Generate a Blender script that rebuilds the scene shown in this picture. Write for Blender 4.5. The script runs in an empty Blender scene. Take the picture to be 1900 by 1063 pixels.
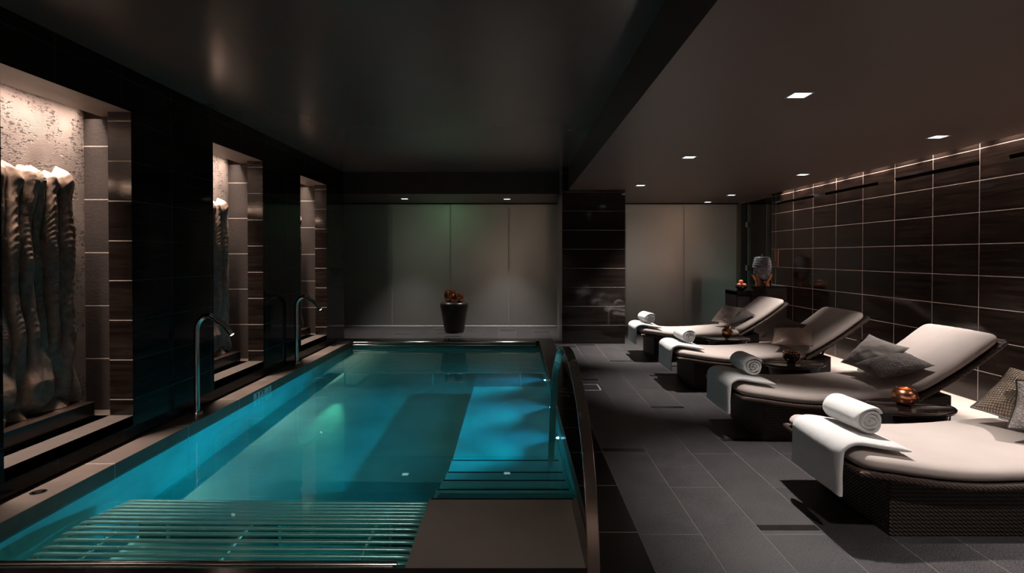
import bpy, math, random
from mathutils import Vector, Matrix, noise
PI = math.pi
R = math.radians
random.seed(7)
SC = bpy.context.scene
COL = SC.collection

# ------------------------------------------------------------------ helpers
class MB:
    """collects geometry and links it as one mesh object"""
    def __init__(self):
        self.v = []; self.f = []; self.m = []; self.cur = 0
    def add(self, vs, fs):
        b = len(self.v)
        self.v += [tuple(p) for p in vs]
        self.f += [tuple(i + b for i in f) for f in fs]
        self.m += [self.cur] * len(fs)
        return self
    def box(self, x0, x1, y0, y1, z0, z1):
        vs = [(x0,y0,z0),(x1,y0,z0),(x1,y1,z0),(x0,y1,z0),(x0,y0,z1),(x1,y0,z1),(x1,y1,z1),(x0,y1,z1)]
        return self.add(vs, [(0,3,2,1),(4,5,6,7),(0,1,5,4),(1,2,6,5),(2,3,7,6),(3,0,4,7)])
    def quad(self, a, b, c, d):
        return self.add([a,b,c,d], [(0,1,2,3)])
    def tube(self, pts, r, n=12, caps=True, flat=None):
        pts = [Vector(p) for p in pts]
        rr = r if isinstance(r, (list, tuple)) else [r] * len(pts)
        vs = []; fs = []
        prev = None
        for i, p in enumerate(pts):
            if i == 0: t = pts[1] - p
            elif i == len(pts) - 1: t = p - pts[i-1]
            else: t = (pts[i+1] - p).normalized() + (p - pts[i-1]).normalized()
            t.normalize()
            if prev is None:
                a = Vector((0,0,1)) if abs(t.z) < .9 else Vector((1,0,0))
                u = t.cross(a).normalized()
            else:
                u = (prev - t * prev.dot(t)).normalized()
            prev = u
            w = t.cross(u)
            for k in range(n):
                ang = 2 * PI * k / n
                vs.append(p + (u * math.cos(ang) + w * math.sin(ang)) * rr[i])
        for i in range(len(pts) - 1):
            for k in range(n):
                a = i*n + k; b = i*n + (k+1) % n
                fs.append((a, b, b+n, a+n))
        if caps:
            fs.append(tuple(range(n-1, -1, -1)))
            fs.append(tuple((len(pts)-1)*n + k for k in range(n)))
        return self.add(vs, fs)
    def lathe(self, prof, n=40, c=(0,0,0), sx=1, sy=1, wob=None):
        vs = []; fs = []
        for (r, z) in prof:
            for k in range(n):
                a = 2*PI*k/n
                q = r * (wob(a, z) if wob else 1)
                vs.append((c[0] + q*sx*math.cos(a), c[1] + q*sy*math.sin(a), c[2] + z))
        for i in range(len(prof)-1):
            for k in range(n):
                a = i*n+k; b = i*n+(k+1) % n
                fs.append((a, b, b+n, a+n))
        fs.append(tuple(range(n-1, -1, -1)))
        fs.append(tuple((len(prof)-1)*n + k for k in range(n)))
        return self.add(vs, fs)
    def grid(self, fn, nu, nv, wrap_u=False):
        vs = [fn(i/nu, j/nv) for i in range(nu + (0 if wrap_u else 1)) for j in range(nv+1)]
        fs = []
        for i in range(nu):
            i2 = (i+1) % nu if wrap_u else i+1
            for j in range(nv):
                fs.append((i*(nv+1)+j, i2*(nv+1)+j, i2*(nv+1)+j+1, i*(nv+1)+j+1))
        return self.add(vs, fs)
    def build(self, name, mats, parent=None, smooth=None, bevel=0):
        me = bpy.data.meshes.new(name)
        me.from_pydata(self.v, [], self.f)
        if not isinstance(mats, (list, tuple)): mats = [mats]
        for m in mats: me.materials.append(m)
        me.polygons.foreach_set('material_index', self.m)
        if smooth is not None:
            me.polygons.foreach_set('use_smooth', [True]*len(me.polygons))
            me.set_sharp_from_angle(angle=R(smooth))
        me.update()
        o = bpy.data.objects.new(name, me)
        COL.objects.link(o)
        if parent: o.parent = parent
        if bevel:
            b = o.modifiers.new('bevel', 'BEVEL'); b.width = bevel; b.segments = 3; b.limit_method = 'ANGLE'
            b.angle_limit = R(40)
            me.polygons.foreach_set('use_smooth', [True]*len(me.polygons))
            b.harden_normals = True
        return o

def tag(o, label=None, cat=None, group=None, kind=None):
    if label: o['label'] = label
    if cat: o['category'] = cat
    if group: o['group'] = group
    if kind: o['kind'] = kind
    return o
def struct(o): o['kind'] = 'structure'; return o
def thing(name, label, cat, loc=(0,0,0), rz=0, group=None):
    o = bpy.data.objects.new(name, None); COL.objects.link(o)
    o.empty_display_size = .1
    o.location = loc; o.rotation_euler = (0,0,rz)
    return tag(o, label, cat, group)
def copy_tree(root, loc, label, group=None, rz=None):
    r = root.copy(); COL.objects.link(r); r.location = loc; r['label'] = label
    if group: r['group'] = group
    if rz is not None: r.rotation_euler = (0,0,rz)
    for ch in list(root.children):
        c = ch.copy(); COL.objects.link(c); c.parent = r
        for g in ch.children:
            d = g.copy(); COL.objects.link(d); d.parent = c
    return r
def smooth_path(pts, n=8):
    """Catmull-Rom through the points"""
    P = [Vector(p) for p in pts]; P = [P[0]*2-P[1]] + P + [P[-1]*2-P[-2]]
    out = []
    for i in range(1, len(P)-2):
        for k in range(n):
            t = k/n
            a, b, c, d = P[i-1], P[i], P[i+1], P[i+2]
            out.append(.5*((2*b) + (c-a)*t + (2*a-5*b+4*c-d)*t*t + (3*b-a-3*c+d)*t*t*t))
    out.append(P[-2]); return out
def lerp_table(tab, x):
    if x <= tab[0][0]: return tab[0][1]
    for (a, p), (b, q) in zip(tab, tab[1:]):
        if x <= b:
            t = (x-a)/(b-a); return p + (q-p)*t
    return tab[-1][1]

# ------------------------------------------------------------------ materials
def newmat(name):
    m = bpy.data.materials.new(name); m.use_nodes = True
    nt = m.node_tree; nt.nodes.clear()
    out = nt.nodes.new('ShaderNodeOutputMaterial')
    return m, nt, out
class NT:
    def __init__(self, nt): self.nt = nt
    def n(self, typ, **kw):
        nd = self.nt.nodes.new(typ)
        for k, v in kw.items(): setattr(nd, k, v)
        return nd
    def link(self, a, b): self.nt.links.new(a, b)
    def inp(self, nd, idx, val):
        s = nd.inputs[idx]
        if hasattr(val, 'is_linked') or isinstance(val, bpy.types.NodeSocket): self.link(val, s)
        else: s.default_value = val
    def math(self, op, a, b=0.0, c=None):
        nd = self.n('ShaderNodeMath', operation=op)
        self.inp(nd, 0, a); self.inp(nd, 1, b)
        if c is not None: self.inp(nd, 2, c)
        return nd.outputs[0]
    def mix(self, f, a, b):
        nd = self.n('ShaderNodeMix', data_type='RGBA')
        self.inp(nd, 0, f); self.inp(nd, 6, a); self.inp(nd, 7, b)
        return nd.outputs[2]
    def mapr(self, v, a, b, c, d):
        nd = self.n('ShaderNodeMapRange'); self.inp(nd, 0, v)
        for i, q in enumerate((a, b, c, d)): nd.inputs[i+1].default_value = q
        return nd.outputs[0]
    def coord(self, scale=(1,1,1), kind='Object', rot=(0,0,0)):
        tc = self.n('ShaderNodeTexCoord'); mp = self.n('ShaderNodeMapping')
        self.link(tc.outputs[kind], mp.inputs[0]); mp.inputs['Scale'].default_value = scale
        mp.inputs['Rotation'].default_value = rot
        return mp.outputs[0]
    def noise(self, vec, scale=5, detail=3, rough=.5, dist=0):
        nd = self.n('ShaderNodeTexNoise'); self.link(vec, nd.inputs['Vector'])
        nd.inputs['Scale'].default_value = scale; nd.inputs['Detail'].default_value = detail
        nd.inputs['Roughness'].default_value = rough; nd.inputs['Distortion'].default_value = dist
        return nd.outputs[0]
    def bump(self, h, strength=.3, dist=.01, normal=None):
        nd = self.n('ShaderNodeBump'); self.link(h, nd.inputs['Height'])
        nd.inputs['Strength'].default_value = strength; nd.inputs['Distance'].default_value = dist
        if normal is not None: self.link(normal, nd.inputs['Normal'])
        return nd.outputs[0]
    def bsdf(self, out, color, rough, metal=0, spec=.5, normal=None, sheen=0, coat=0, aniso=0, emit=None, es=0):
        b = self.n('ShaderNodeBsdfPrincipled')
        self.inp(b, 'Base Color', color); self.inp(b, 'Roughness', rough); self.inp(b, 'Metallic', metal)
        b.inputs['Specular IOR Level'].default_value = spec
        b.inputs['Sheen Weight'].default_value = sheen
        b.inputs['Coat Weight'].default_value = coat
        if aniso: b.inputs['Anisotropic'].default_value = aniso
        if emit: b.inputs['Emission Color'].default_value = (*emit, 1); b.inputs['Emission Strength'].default_value = es
        if normal is not None: self.link(normal, b.inputs['Normal'])
        self.link(b.outputs[0], out.inputs[0]); return b

def c4(c): return (c[0], c[1], c[2], 1)
def plain(name, col, rough=.5, metal=0, spec=.5, noise_amt=.12, nscale=6, bump=0, bscale=80, sheen=0, coat=0, aniso=0, bdist=.002):
    m, nt, out = newmat(name); g = NT(nt)
    v = g.coord()
    f = g.noise(v, nscale, 4)
    lo = tuple(max(0, c*(1-noise_amt)) for c in col); hi = tuple(min(1, c*(1+noise_amt)) for c in col)
    color = g.mix(g.mapr(f, .3, .7, 0, 1), c4(lo), c4(hi))
    nrm = None
    if bump: nrm = g.bump(g.noise(v, bscale, 3), bump, bdist)
    g.bsdf(out, color, rough, metal, spec, nrm, sheen, coat, aniso)
    return m
def emis(name, col, s):
    m, nt, out = newmat(name)
    e = nt.nodes.new('ShaderNodeEmission'); e.inputs[0].default_value = c4(col); e.inputs[1].default_value = s
    nt.links.new(e.outputs[0], out.inputs[0]); return m

def tile_mat(name, axes, size, off, col, col2, grout, rough=.15, gw=.006, spec=.5, streak=(1,1,1), sscale=3,
             stag=0, bump=0, bscale=150, grough=.5, gmetal=0, rvar=0, speckle=0):
    """tiles in object space along two axes; streaky stone in the face; light or dark joint lines"""
    m, nt, out = newmat(name); g = NT(nt)
    tc = g.n('ShaderNodeTexCoord'); sp = g.n('ShaderNodeSeparateXYZ'); g.link(tc.outputs['Object'], sp.inputs[0])
    u = g.math('SUBTRACT', sp.outputs['XYZ'.index(axes[0])], off[0])
    v = g.math('SUBTRACT', sp.outputs['XYZ'.index(axes[1])], off[1])
    cu = g.math('FLOOR', g.math('DIVIDE', u, size[0]))
    if stag: v = g.math('ADD', v, g.math('MULTIPLY', g.math('FRACT', g.math('MULTIPLY', cu, stag)), size[1]))
    cv = g.math('FLOOR', g.math('DIVIDE', v, size[1]))
    fu = g.math('MULTIPLY', g.math('FRACT', g.math('DIVIDE', u, size[0])), size[0])
    fv = g.math('MULTIPLY', g.math('FRACT', g.math('DIVIDE', v, size[1])), size[1])
    du = g.math('MINIMUM', fu, g.math('SUBTRACT', size[0], fu))
    dv = g.math('MINIMUM', fv, g.math('SUBTRACT', size[1], fv))
    d = g.math('MINIMUM', du, dv)
    line = g.math('LESS_THAN', d, gw/2)
    cb = g.n('ShaderNodeCombineXYZ'); g.link(cu, cb.inputs[0]); g.link(cv, cb.inputs[1])
    wn = g.n('ShaderNodeTexWhiteNoise'); g.link(cb.outputs[0], wn.inputs['Vector'])
    mp = g.n('ShaderNodeMapping'); g.link(tc.outputs['Object'], mp.inputs[0]); mp.inputs['Scale'].default_value = streak
    ad = g.n('ShaderNodeVectorMath', operation='ADD'); g.link(mp.outputs[0], ad.inputs[0])
    sc_ = g.n('ShaderNodeVectorMath', operation='SCALE'); g.link(wn.outputs['Color'], sc_.inputs[0]); sc_.inputs['Scale'].default_value = 7
    g.link(sc_.outputs[0], ad.inputs[1])
    f = g.noise(ad.outputs[0], sscale, 5, .6, .3)
    tone = g.mapr(f, .35, .68, 0, 1)
    color = g.mix(tone, c4(col), c4(col2))
    if speckle:
        f3 = g.noise(g.coord(), speckle, 2, .7)
        color = g.mix(g.mapr(f3, .42, .66, 0, .75), color, c4(tuple(c*2.3 for c in col2)))
    vb = g.mix(g.math('MULTIPLY', wn.outputs['Value'], .35), color, c4(col))
    color = g.mix(line, vb, c4(grout))
    ro = g.math('ADD', rough, g.math('MULTIPLY', line, grough - rough))
    if rvar: ro = g.math('ADD', ro, g.math('MULTIPLY', tone, rvar))
    hgt = g.mapr(d, 0, gw, 0, 1)
    nrm = g.bump(hgt, .25, .002)
    if bump: nrm = g.bump(g.noise(g.coord(), bscale, 3, .7), bump, .003, nrm)
    g.bsdf(out, color, ro, g.math('MULTIPLY', line, gmetal), spec, nrm)
    return m

M = {}
BLK, BLK2 = (.009,.0065,.0056), (.030,.020,.016)
GR = (.42,.36,.33)
M['wall_r'] = tile_mat('ebony_tile_right', 'YZ', (.6,.3), (5.358,0), BLK, BLK2, GR, rough=.085, gw=.007, streak=(1,.5,9), sscale=3.2, rvar=.05, grough=.35, spec=.4)
M['wall_l'] = tile_mat('ebony_tile_left', 'YZ', (.6,.3), (.57,0), (.007,.005,.0045), (.02,.014,.011), (.06,.05,.046), rough=.07, gw=.004, streak=(1,.5,9), sscale=3, spec=.10)
M['jamb'] = tile_mat('ebony_tile_jamb', 'XZ', (3,.3), (-4.5,0), (.008,.0055,.0045), (.028,.019,.015), GR, rough=.13, gw=.007, streak=(.6,1,9), sscale=3.2, rvar=.1)
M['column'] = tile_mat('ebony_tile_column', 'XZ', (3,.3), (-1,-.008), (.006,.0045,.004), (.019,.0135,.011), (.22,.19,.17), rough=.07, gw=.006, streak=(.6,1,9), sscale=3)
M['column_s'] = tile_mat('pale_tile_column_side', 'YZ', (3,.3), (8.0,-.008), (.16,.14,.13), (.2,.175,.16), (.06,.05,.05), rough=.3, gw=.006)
M['rough_jamb'] = tile_mat('rough_stone_jamb', 'XZ', (3,.414), (-4.5,.17), (.020,.0145,.012), (.038,.027,.023), (.36,.31,.28), rough=.6, gw=.008, bump=.6, bscale=45)
M['floor'] = tile_mat('deck_granite', 'XY', (.31,1.15), (.61,.5), (.026,.0245,.025), (.050,.047,.048), (.17,.15,.14), rough=.42, gw=.004, stag=.5, bump=.7, bscale=120, sscale=5, speckle=130)
M['coping_r'] = tile_mat('coping_black', 'XY', (4,.578), (-3,2.245), (.011,.009,.0082), (.018,.014,.012), (.22,.19,.17), rough=.16, gw=.0045, sscale=2)
M['coping_l'] = tile_mat('coping_honed', 'XY', (4,.85), (-3,.36), (.085,.068,.06), (.15,.12,.106), (.42,.36,.33), rough=.36, gw=.006, sscale=2.5, bump=.15, bscale=60)
M['floor_l'] = plain('niche_floor_stone', (.045,.034,.029), .55, bump=.5, bscale=90, nscale=12)
M['pale'] = tile_mat('pale_border_stone', 'XY', (4,.6), (0,.2), (.42,.37,.34), (.5,.45,.42), (.3,.26,.24), rough=.45, gw=.003, streak=(1,8,1), sscale=2)
M['inlay'] = plain('inlay_dark', (.016,.013,.012), .25)
M['ceil_r'] = plain('ceiling_right_paint', (.112,.075,.062), .42, noise_amt=.05, nscale=1.5)
M['ceil_p'] = plain('ceiling_pool_paint', (.17,.12,.10), .24, noise_amt=.06, nscale=1.2, spec=.6)
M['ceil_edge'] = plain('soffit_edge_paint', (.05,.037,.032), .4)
M['soffit_n'] = plain('niche_soffit', (.19,.145,.123), .5)
M['black'] = plain('matte_black', (.004,.004,.004), .6)  # plain black shared by nosings, vent backings and the added back-room boxes
M['darktrim'] = plain('dark_trim', (.012,.010,.009), .3)
M['steel_pool'] = None
def brushed(name, col, rough, sc, strength=.08, metal=1.0, var=.12):
    m, nt, out = newmat(name); g = NT(nt)
    f = g.noise(g.coord(sc), 6, 4, .6)
    f2 = g.noise(g.coord(), 1.3, 3)
    color = g.mix(g.mapr(f2, .3, .7, 0, 1), c4(tuple(c*(1-var) for c in col)), c4(tuple(min(1, c*(1+var)) for c in col)))
    ro = g.math('ADD', rough, g.math('MULTIPLY', f, .12))
    g.bsdf(out, color, ro, metal, .5, g.bump(f, strength, .002)); return m
M['pool'] = brushed('pool_steel', (.34,.56,.53), .5, (1,1,1), .05, .25, .2)
M['pool_dark'] = brushed('pool_steel_dark', (.12,.14,.13), .5, (1,1,1), .05, .25, .2)
M['platform'] = brushed('platform_steel', (.30,.25,.215), .42, (1,1,1), .05, .35, .15)
M['chrome'] = plain('chrome', (.78,.75,.72), .16, 1, noise_amt=.02)
M['tube'] = plain('tube_steel', (.86,.84,.80), .27, .7, noise_amt=.03)
M['rail'] = brushed('rail_brushed', (.72,.60,.53), .20, (1,1,1), .02)
M['copper'] = plain('copper_hammered', (.80,.34,.19), .26, 1, noise_amt=.15, nscale=30, bump=.2, bscale=70)
M['copper_d'] = plain('copper_bright', (.75,.36,.16), .28, 1, noise_amt=.2, nscale=30, bump=.25, bscale=50)
M['bowl_d'] = plain('dark_bowl_glaze', (.03,.012,.008), .2, 0, noise_amt=.3, nscale=30, bump=.4, bscale=60)
M['lacquer'] = plain('lacquer_brown', (.022,.013,.011), .07, coat=.6)
M['jar'] = plain('jar_glaze', (.022,.015,.013), .28, noise_amt=.3, bump=.15, bscale=30)
M['wood'] = plain('stand_wood', (.42,.15,.055), .35, nscale=9)
M['ceramic'] = plain('dispenser_ceramic', (.12,.125,.14), .22, noise_amt=.4, nscale=20, bump=.2)
M['blackgloss'] = plain('black_gloss', (.008,.007,.007), .12)
M['cabinet'] = plain('cabinet_dark', (.014,.011,.010), .22)
M['cabinet2'] = plain('cabinet_panel', (.06,.052,.048), .35)
M['orange'] = plain('fruit_skin', (.75,.22,.12), .4, noise_amt=.2)
M['plaque'] = plain('plaque_wood', (.12,.05,.03), .4)
M['signtile'] = plain('sign_tile', (.8,.78,.75), .35)
M['ink'] = plain('sign_ink', (.01,.01,.01), .5)
M['letter'] = plain('etched_letter', (.085,.07,.063), .5)
M['lampwhite'] = emis('lamp_face', (.93,.97,1), 2.4)
M['pale_metal'] = plain('pale_metal', (.85,.84,.83), .45)
M['lamprim'] = plain('lamp_rim', (.55,.55,.55), .4)
M['flame'] = emis('candle_flame', (1,.45,.15), 9)
M['poolled'] = emis('pool_led', (.35,.85,1), 30)
M['spout_glow'] = emis('spout_tip', (1,.95,.85), 1.6)  # makes the spout nozzles glow

def fabric(name, col, rough=.85, scale=900, strength=.25, sheen=.25, amt=.1, stripes=None):
    m, nt, out = newmat(name); g = NT(nt)
    v = g.coord()
    f = g.noise(v, 5, 4); fine = g.noise(v, scale, 2)
    color = g.mix(g.mapr(f, .3, .7, 0, 1), c4(tuple(c*(1-amt) for c in col)), c4(tuple(min(1,c*(1+amt)) for c in col)))
    nrm = g.bump(fine, strength, .002)
    nrm = g.bump(f, .25, .02, nrm)
    g.bsdf(out, color, rough, 0, .3, nrm, sheen); return m
M['mattress'] = fabric('mattress_linen', (.53,.455,.415), .75, 500, .2, .15, .04)
M['piping'] = fabric('piping_cord', (.34,.27,.24), .8)
def towelmat():
    m, nt, out = newmat('towel_terry'); g = NT(nt)
    v = g.coord(); f = g.noise(v, 260, 3, .8); f2 = g.noise(v, 26, 3)
    color = g.mix(g.mapr(f, .3, .7, 0, 1), (.76,.75,.74,1), (.93,.92,.91,1))
    nrm = g.bump(f, .8, .004); nrm = g.bump(f2, .3, .006, nrm)
    g.bsdf(out, color, .95, 0, .1, nrm, .5); return m
M['towel'] = towelmat()
def satin(name, col, rough=.38):
    m, nt, out = newmat(name); g = NT(nt)
    f = g.noise(g.coord((1,1,1)), 7, 3, .5, .8)
    nrm = g.bump(f, .5, .02)
    g.bsdf(out, c4(col), rough, .25, .5, nrm, .3); return m
M['satin_taupe'] = satin('satin_taupe', (.17,.125,.105), .45)
M['satin_bronze'] = satin('satin_bronze', (.36,.25,.195), .36)
M['grey_cloth'] = fabric('grey_cloth', (.27,.235,.215), .7, 300, .4)
def crackle(name, col, col2, scale=60, rough=.6, strength=.6):
    m, nt, out = newmat(name); g = NT(nt)
    vo = g.n('ShaderNodeTexVoronoi', feature='DISTANCE_TO_EDGE'); g.link(g.coord(), vo.inputs['Vector']); vo.inputs['Scale'].default_value = scale
    t = g.mapr(vo.outputs[0], 0, .25, 0, 1)
    f = g.noise(g.coord(), 240, 2)
    color = g.mix(t, c4(col), c4(col2)); color = g.mix(g.mapr(f, .3, .7, 0, .35), color, c4(tuple(c*.5 for c in col)))
    g.bsdf(out, color, rough, 0, .4, g.bump(t, strength, .004), .3); return m
M['crackle_dark'] = crackle('crackle_dark_cloth', (.05,.038,.034), (.105,.08,.07), 55)
M['crackle_grey'] = crackle('crackle_grey_cloth', (.10,.08,.073), (.185,.15,.135), 45)
M['quilt'] = crackle('quilt_cloth', (.2,.16,.145), (.36,.3,.28), 60)
def weave(name, col, col2, su=40, rough=.5, strength=.8, rot=0, dist=.004):
    """over-under weave on the cloth's own UVs"""
    m, nt, out = newmat(name); g = NT(nt)
    v = g.coord((1,1,1), 'UV', (0,0,rot))
    sp = g.n('ShaderNodeSeparateXYZ'); g.link(v, sp.inputs[0])
    u = g.math('MULTIPLY', sp.outputs[0], su); w = g.math('MULTIPLY', sp.outputs[1], su)
    fu = g.math('SUBTRACT', g.math('FRACT', u), .5); fw = g.math('SUBTRACT', g.math('FRACT', w), .5)
    par = g.math('MODULO', g.math('ADD', g.math('ABSOLUTE', g.math('FLOOR', u)), g.math('ABSOLUTE', g.math('FLOOR', w))), 2)
    hu = g.math('COSINE', g.math('MULTIPLY', fu, PI)); hw = g.math('COSINE', g.math('MULTIPLY', fw, PI))
    a = g.math('MULTIPLY', g.math('POWER', hu, .5), g.math('ADD', g.math('MULTIPLY', hw, .6), .4))
    b = g.math('MULTIPLY', g.math('POWER', hw, .5), g.math('ADD', g.math('MULTIPLY', hu, .6), .4))
    h = g.math('ADD', g.math('MULTIPLY', a, par), g.math('MULTIPLY', b, g.math('SUBTRACT', 1.0, par)))
    t = g.mapr(h, .1, .9, 0, 1)
    color = g.mix(t, c4(col), c4(col2))
    g.bsdf(out, color, rough, 0, .5, g.bump(h, strength, dist), .1); return m
M['basket'] = weave('basket_cloth', (.07,.045,.03), (.42,.31,.22), 24, .38, 1, R(8), .01)
M['knit'] = weave('knit_cloth', (.035,.025,.02), (.16,.112,.09), 26, .7, 1, R(20), .01)
def wicker():
    m, nt, out = newmat('wicker_dark'); g = NT(nt)
    tc = g.n('ShaderNodeTexCoord'); sp = g.n('ShaderNodeSeparateXYZ'); g.link(tc.outputs['Object'], sp.inputs[0])
    s = g.math('ADD', sp.outputs[0], sp.outputs[1])
    k = 44
    a = g.math('FRACT', g.math('MULTIPLY', g.math('ADD', s, g.math('MULTIPLY', sp.outputs[2], 1.25)), k))
    b = g.math('FRACT', g.math('MULTIPLY', sp.outputs[2], k*1.15))
    ha = g.math('SINE', g.math('MULTIPLY', a, PI)); hb = g.math('SINE', g.math('MULTIPLY', b, PI))
    h = g.math('MULTIPLY', g.math('POWER', ha, .7), g.math('POWER', hb, .5))
    color = g.mix(g.mapr(h, .25, .85, 0, 1), (.004,.003,.0025,1), (.085,.055,.042,1))
    g.bsdf(out, color, .42, 0, .5, g.bump(h, 1, .006)); return m
M['wicker'] = wicker()
def braid():
    m, nt, out = newmat('wicker_rim'); g = NT(nt)
    tc = g.n('ShaderNodeTexCoord'); sp = g.n('ShaderNodeSeparateXYZ'); g.link(tc.outputs['Object'], sp.inputs[0])
    s = g.math('ADD', g.math('ADD', sp.outputs[0], sp.outputs[1]), g.math('MULTIPLY', sp.outputs[2], 1.3))
    h = g.math('ABSOLUTE', g.math('SINE', g.math('MULTIPLY', s, 130)))
    color = g.mix(g.mapr(h, .1, .8, 0, 1), (.008,.005,.004,1), (.085,.052,.038,1))
    g.bsdf(out, color, .4, 0, .5, g.bump(h, .8, .005)); return m
M['braid'] = braid()
def concrete():
    m, nt, out = newmat('pitted_concrete'); g = NT(nt)
    v = g.coord()
    ribs = g.n('ShaderNodeTexWave', wave_type='BANDS', bands_direction='Z'); g.link(v, ribs.inputs['Vector'])
    ribs.inputs['Scale'].default_value = 32; ribs.inputs['Distortion'].default_value = 0
    sp = g.n('ShaderNodeSeparateXYZ'); g.link(v, sp.inputs[0])
    board = g.math('FRACT', g.math('MULTIPLY', sp.outputs[1], 1/.155))
    bl = g.math('LESS_THAN', board, .03)
    cl = g.noise(v, 7, 2, .5); pit = g.noise(g.coord((1,1.0,2.0)), 36, 3, .6, .4)
    pz = g.math('MULTIPLY', g.mapr(pit, .54, .60, 0, 1), g.mapr(cl, .46, .54, 0, 1))
    h = g.math('SUBTRACT', g.math('MULTIPLY', ribs.outputs[1], .05), g.math('MULTIPLY', pz, 1.0))
    h = g.math('ADD', h, g.math('MULTIPLY', bl, .12))
    f = g.noise(v, 5, 4)
    color = g.mix(g.mapr(f, .3, .7, 0, 1), (.105,.082,.072,1), (.165,.132,.117,1))
    color = g.mix(g.math('MULTIPLY', pz, .8), color, (.018,.013,.011,1))
    g.bsdf(out, color, .8, 0, .3, g.bump(h, 1, .012)); return m
M['concrete'] = concrete()
M['rear'] = plain('rear_wall_stone', (.42,.33,.28), .6)
def bronze():
    m, nt, out = newmat('sculpture_bronze'); g = NT(nt)
    v = g.coord()
    f = g.noise(g.coord((1,1.5,.5)), 5, 4, .6, .5); f2 = g.noise(v, 24, 4)
    geo = g.n('ShaderNodeNewGeometry')
    color = g.mix(g.mapr(f2, .3, .7, 0, 1), (.13,.092,.072,1), (.24,.168,.13,1))
    sp = g.n('ShaderNodeSeparateXYZ'); g.link(v, sp.inputs[0])
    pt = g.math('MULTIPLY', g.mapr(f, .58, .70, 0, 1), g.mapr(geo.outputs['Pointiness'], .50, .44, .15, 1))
    color = g.mix(g.math('MULTIPLY', pt, .9), color, (.03,.20,.155,1))  # teal in the recesses imitates light reflected off the pool
    ln = g.noise(g.coord((1,9,1.2)), 9, 4, .6, 1.2)
    nrm = g.bump(ln, .25, .01); nrm = g.bump(f2, .2, .004, nrm)
    g.bsdf(out, color, .36, .35, .5, nrm); return m
M['bronze'] = bronze()
def frosted():
    m, nt, out = newmat('frosted_glass'); g = NT(nt)
    tr = g.n('ShaderNodeBsdfTranslucent'); tr.inputs[0].default_value = (.78,.80,.78,1)
    df = g.n('ShaderNodeBsdfDiffuse'); df.inputs[0].default_value = (.22,.215,.21,1)
    gl = g.n('ShaderNodeBsdfGlossy'); gl.inputs[0].default_value = (.9,.9,.9,1); gl.inputs['Roughness'].default_value = .24
    mx = g.n('ShaderNodeMixShader'); mx.inputs[0].default_value = .45
    g.link(tr.outputs[0], mx.inputs[1]); g.link(df.outputs[0], mx.inputs[2])
    fr = g.n('ShaderNodeFresnel'); fr.inputs[0].default_value = 1.5
    mx2 = g.n('ShaderNodeMixShader'); g.link(g.math('MULTIPLY', fr.outputs[0], .9), mx2.inputs[0])
    g.link(mx.outputs[0], mx2.inputs[1]); g.link(gl.outputs[0], mx2.inputs[2])
    g.link(mx2.outputs[0], out.inputs[0]); return m
M['frost'] = frosted()
def clearglass():
    m, nt, out = newmat('clear_glass'); g = NT(nt)
    tr = g.n('ShaderNodeBsdfTransparent'); tr.inputs[0].default_value = (.62,.72,.68,1)
    gl = g.n('ShaderNodeBsdfGlossy'); gl.inputs['Roughness'].default_value = .02
    fr = g.n('ShaderNodeFresnel'); fr.inputs[0].default_value = 1.5
    mx = g.n('ShaderNodeMixShader'); g.link(fr.outputs[0], mx.inputs[0])
    g.link(tr.outputs[0], mx.inputs[1]); g.link(gl.outputs[0], mx.inputs[2]); g.link(mx.outputs[0], out.inputs[0]); return m
M['glass'] = clearglass()
def watermat():
    m, nt, out = newmat('pool_water'); g = NT(nt)
    b = g.n('ShaderNodeBsdfGlass'); b.inputs['Color'].default_value = (.64,.95,.92,1)
    b.inputs['Roughness'].default_value = 0; b.inputs['IOR'].default_value = 1.333
    g.link(b.outputs[0], out.inputs[0]); return m
M['water'] = watermat()
def hazemat():
    m, nt, out = newmat('water_haze'); g = NT(nt)
    v = g.n('ShaderNodeVolumeScatter'); v.inputs['Color'].default_value = (.6,.85,1,1); v.inputs['Density'].default_value = .16
    v.inputs['Anisotropy'].default_value = .2
    g.link(v.outputs[0], out.inputs['Volume']); return m
M['haze'] = hazemat()

# ------------------------------------------------------------------ measurements
H = 1.385
WX = 4.38             # right wall
LX = -2.9             # left wall face
PX0, PX1, PY0, PY1 = -2.68, .375, 2.5, 9.2
WZ = -.09             # water level
FZ = WZ - .9          # pool floor
CR, CP = 2.426, 2.79  # ceilings
GY = 11.2             # glass wall
NICHES = [(-1.2,-.12),(.99,2.07),(3.19,4.27),(5.42,6.48),(7.61,8.65)]
CAUS = []             # receivers of light refracted through the water

# ------------------------------------------------------------------ floor
m = MB(); m.box(.61, 3.65, -3, 11.4, -.12, 0); m.box(-3.7, .61, 9.5, 11.4, -.12, 0); m.box(-2.9, .61, -3, 2.36, -.12, 0)
struct(m.build('floor', M['floor']))
m = MB(); m.box(3.65, WX+.1, -3, 11.4, -.12, .0)
struct(m.build('floor_border', M['pale']))
m = MB(); m.box(PX1, .61, 2.36, 9.5, -.3, 0); m.box(-2.9, PX1, 9.2, 9.5, -.3, 0); m.box(-2.9, PX1, 2.36, 2.5, -.3, 0)
struct(m.build('floor_coping_dark', M['coping_r'], bevel=.004))
m = MB(); m.box(LX, PX0, 2.5, 9.2, -.3, 0)
struct(m.build('floor_coping_left', M['coping_l'], bevel=.005))
m = MB()
for col, Y in ((0,4.03),(0,6.33),(0,8.63),(2,2.87),(2,5.17),(2,7.45),(3,4.25),(3,6.55),(1,8.8),(4,2.3),(4,7.1)):
    x = .61 + .31*col
    m.box(x+.004, x+.306, Y-.028, Y+.028, -.01, .0012)
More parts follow.
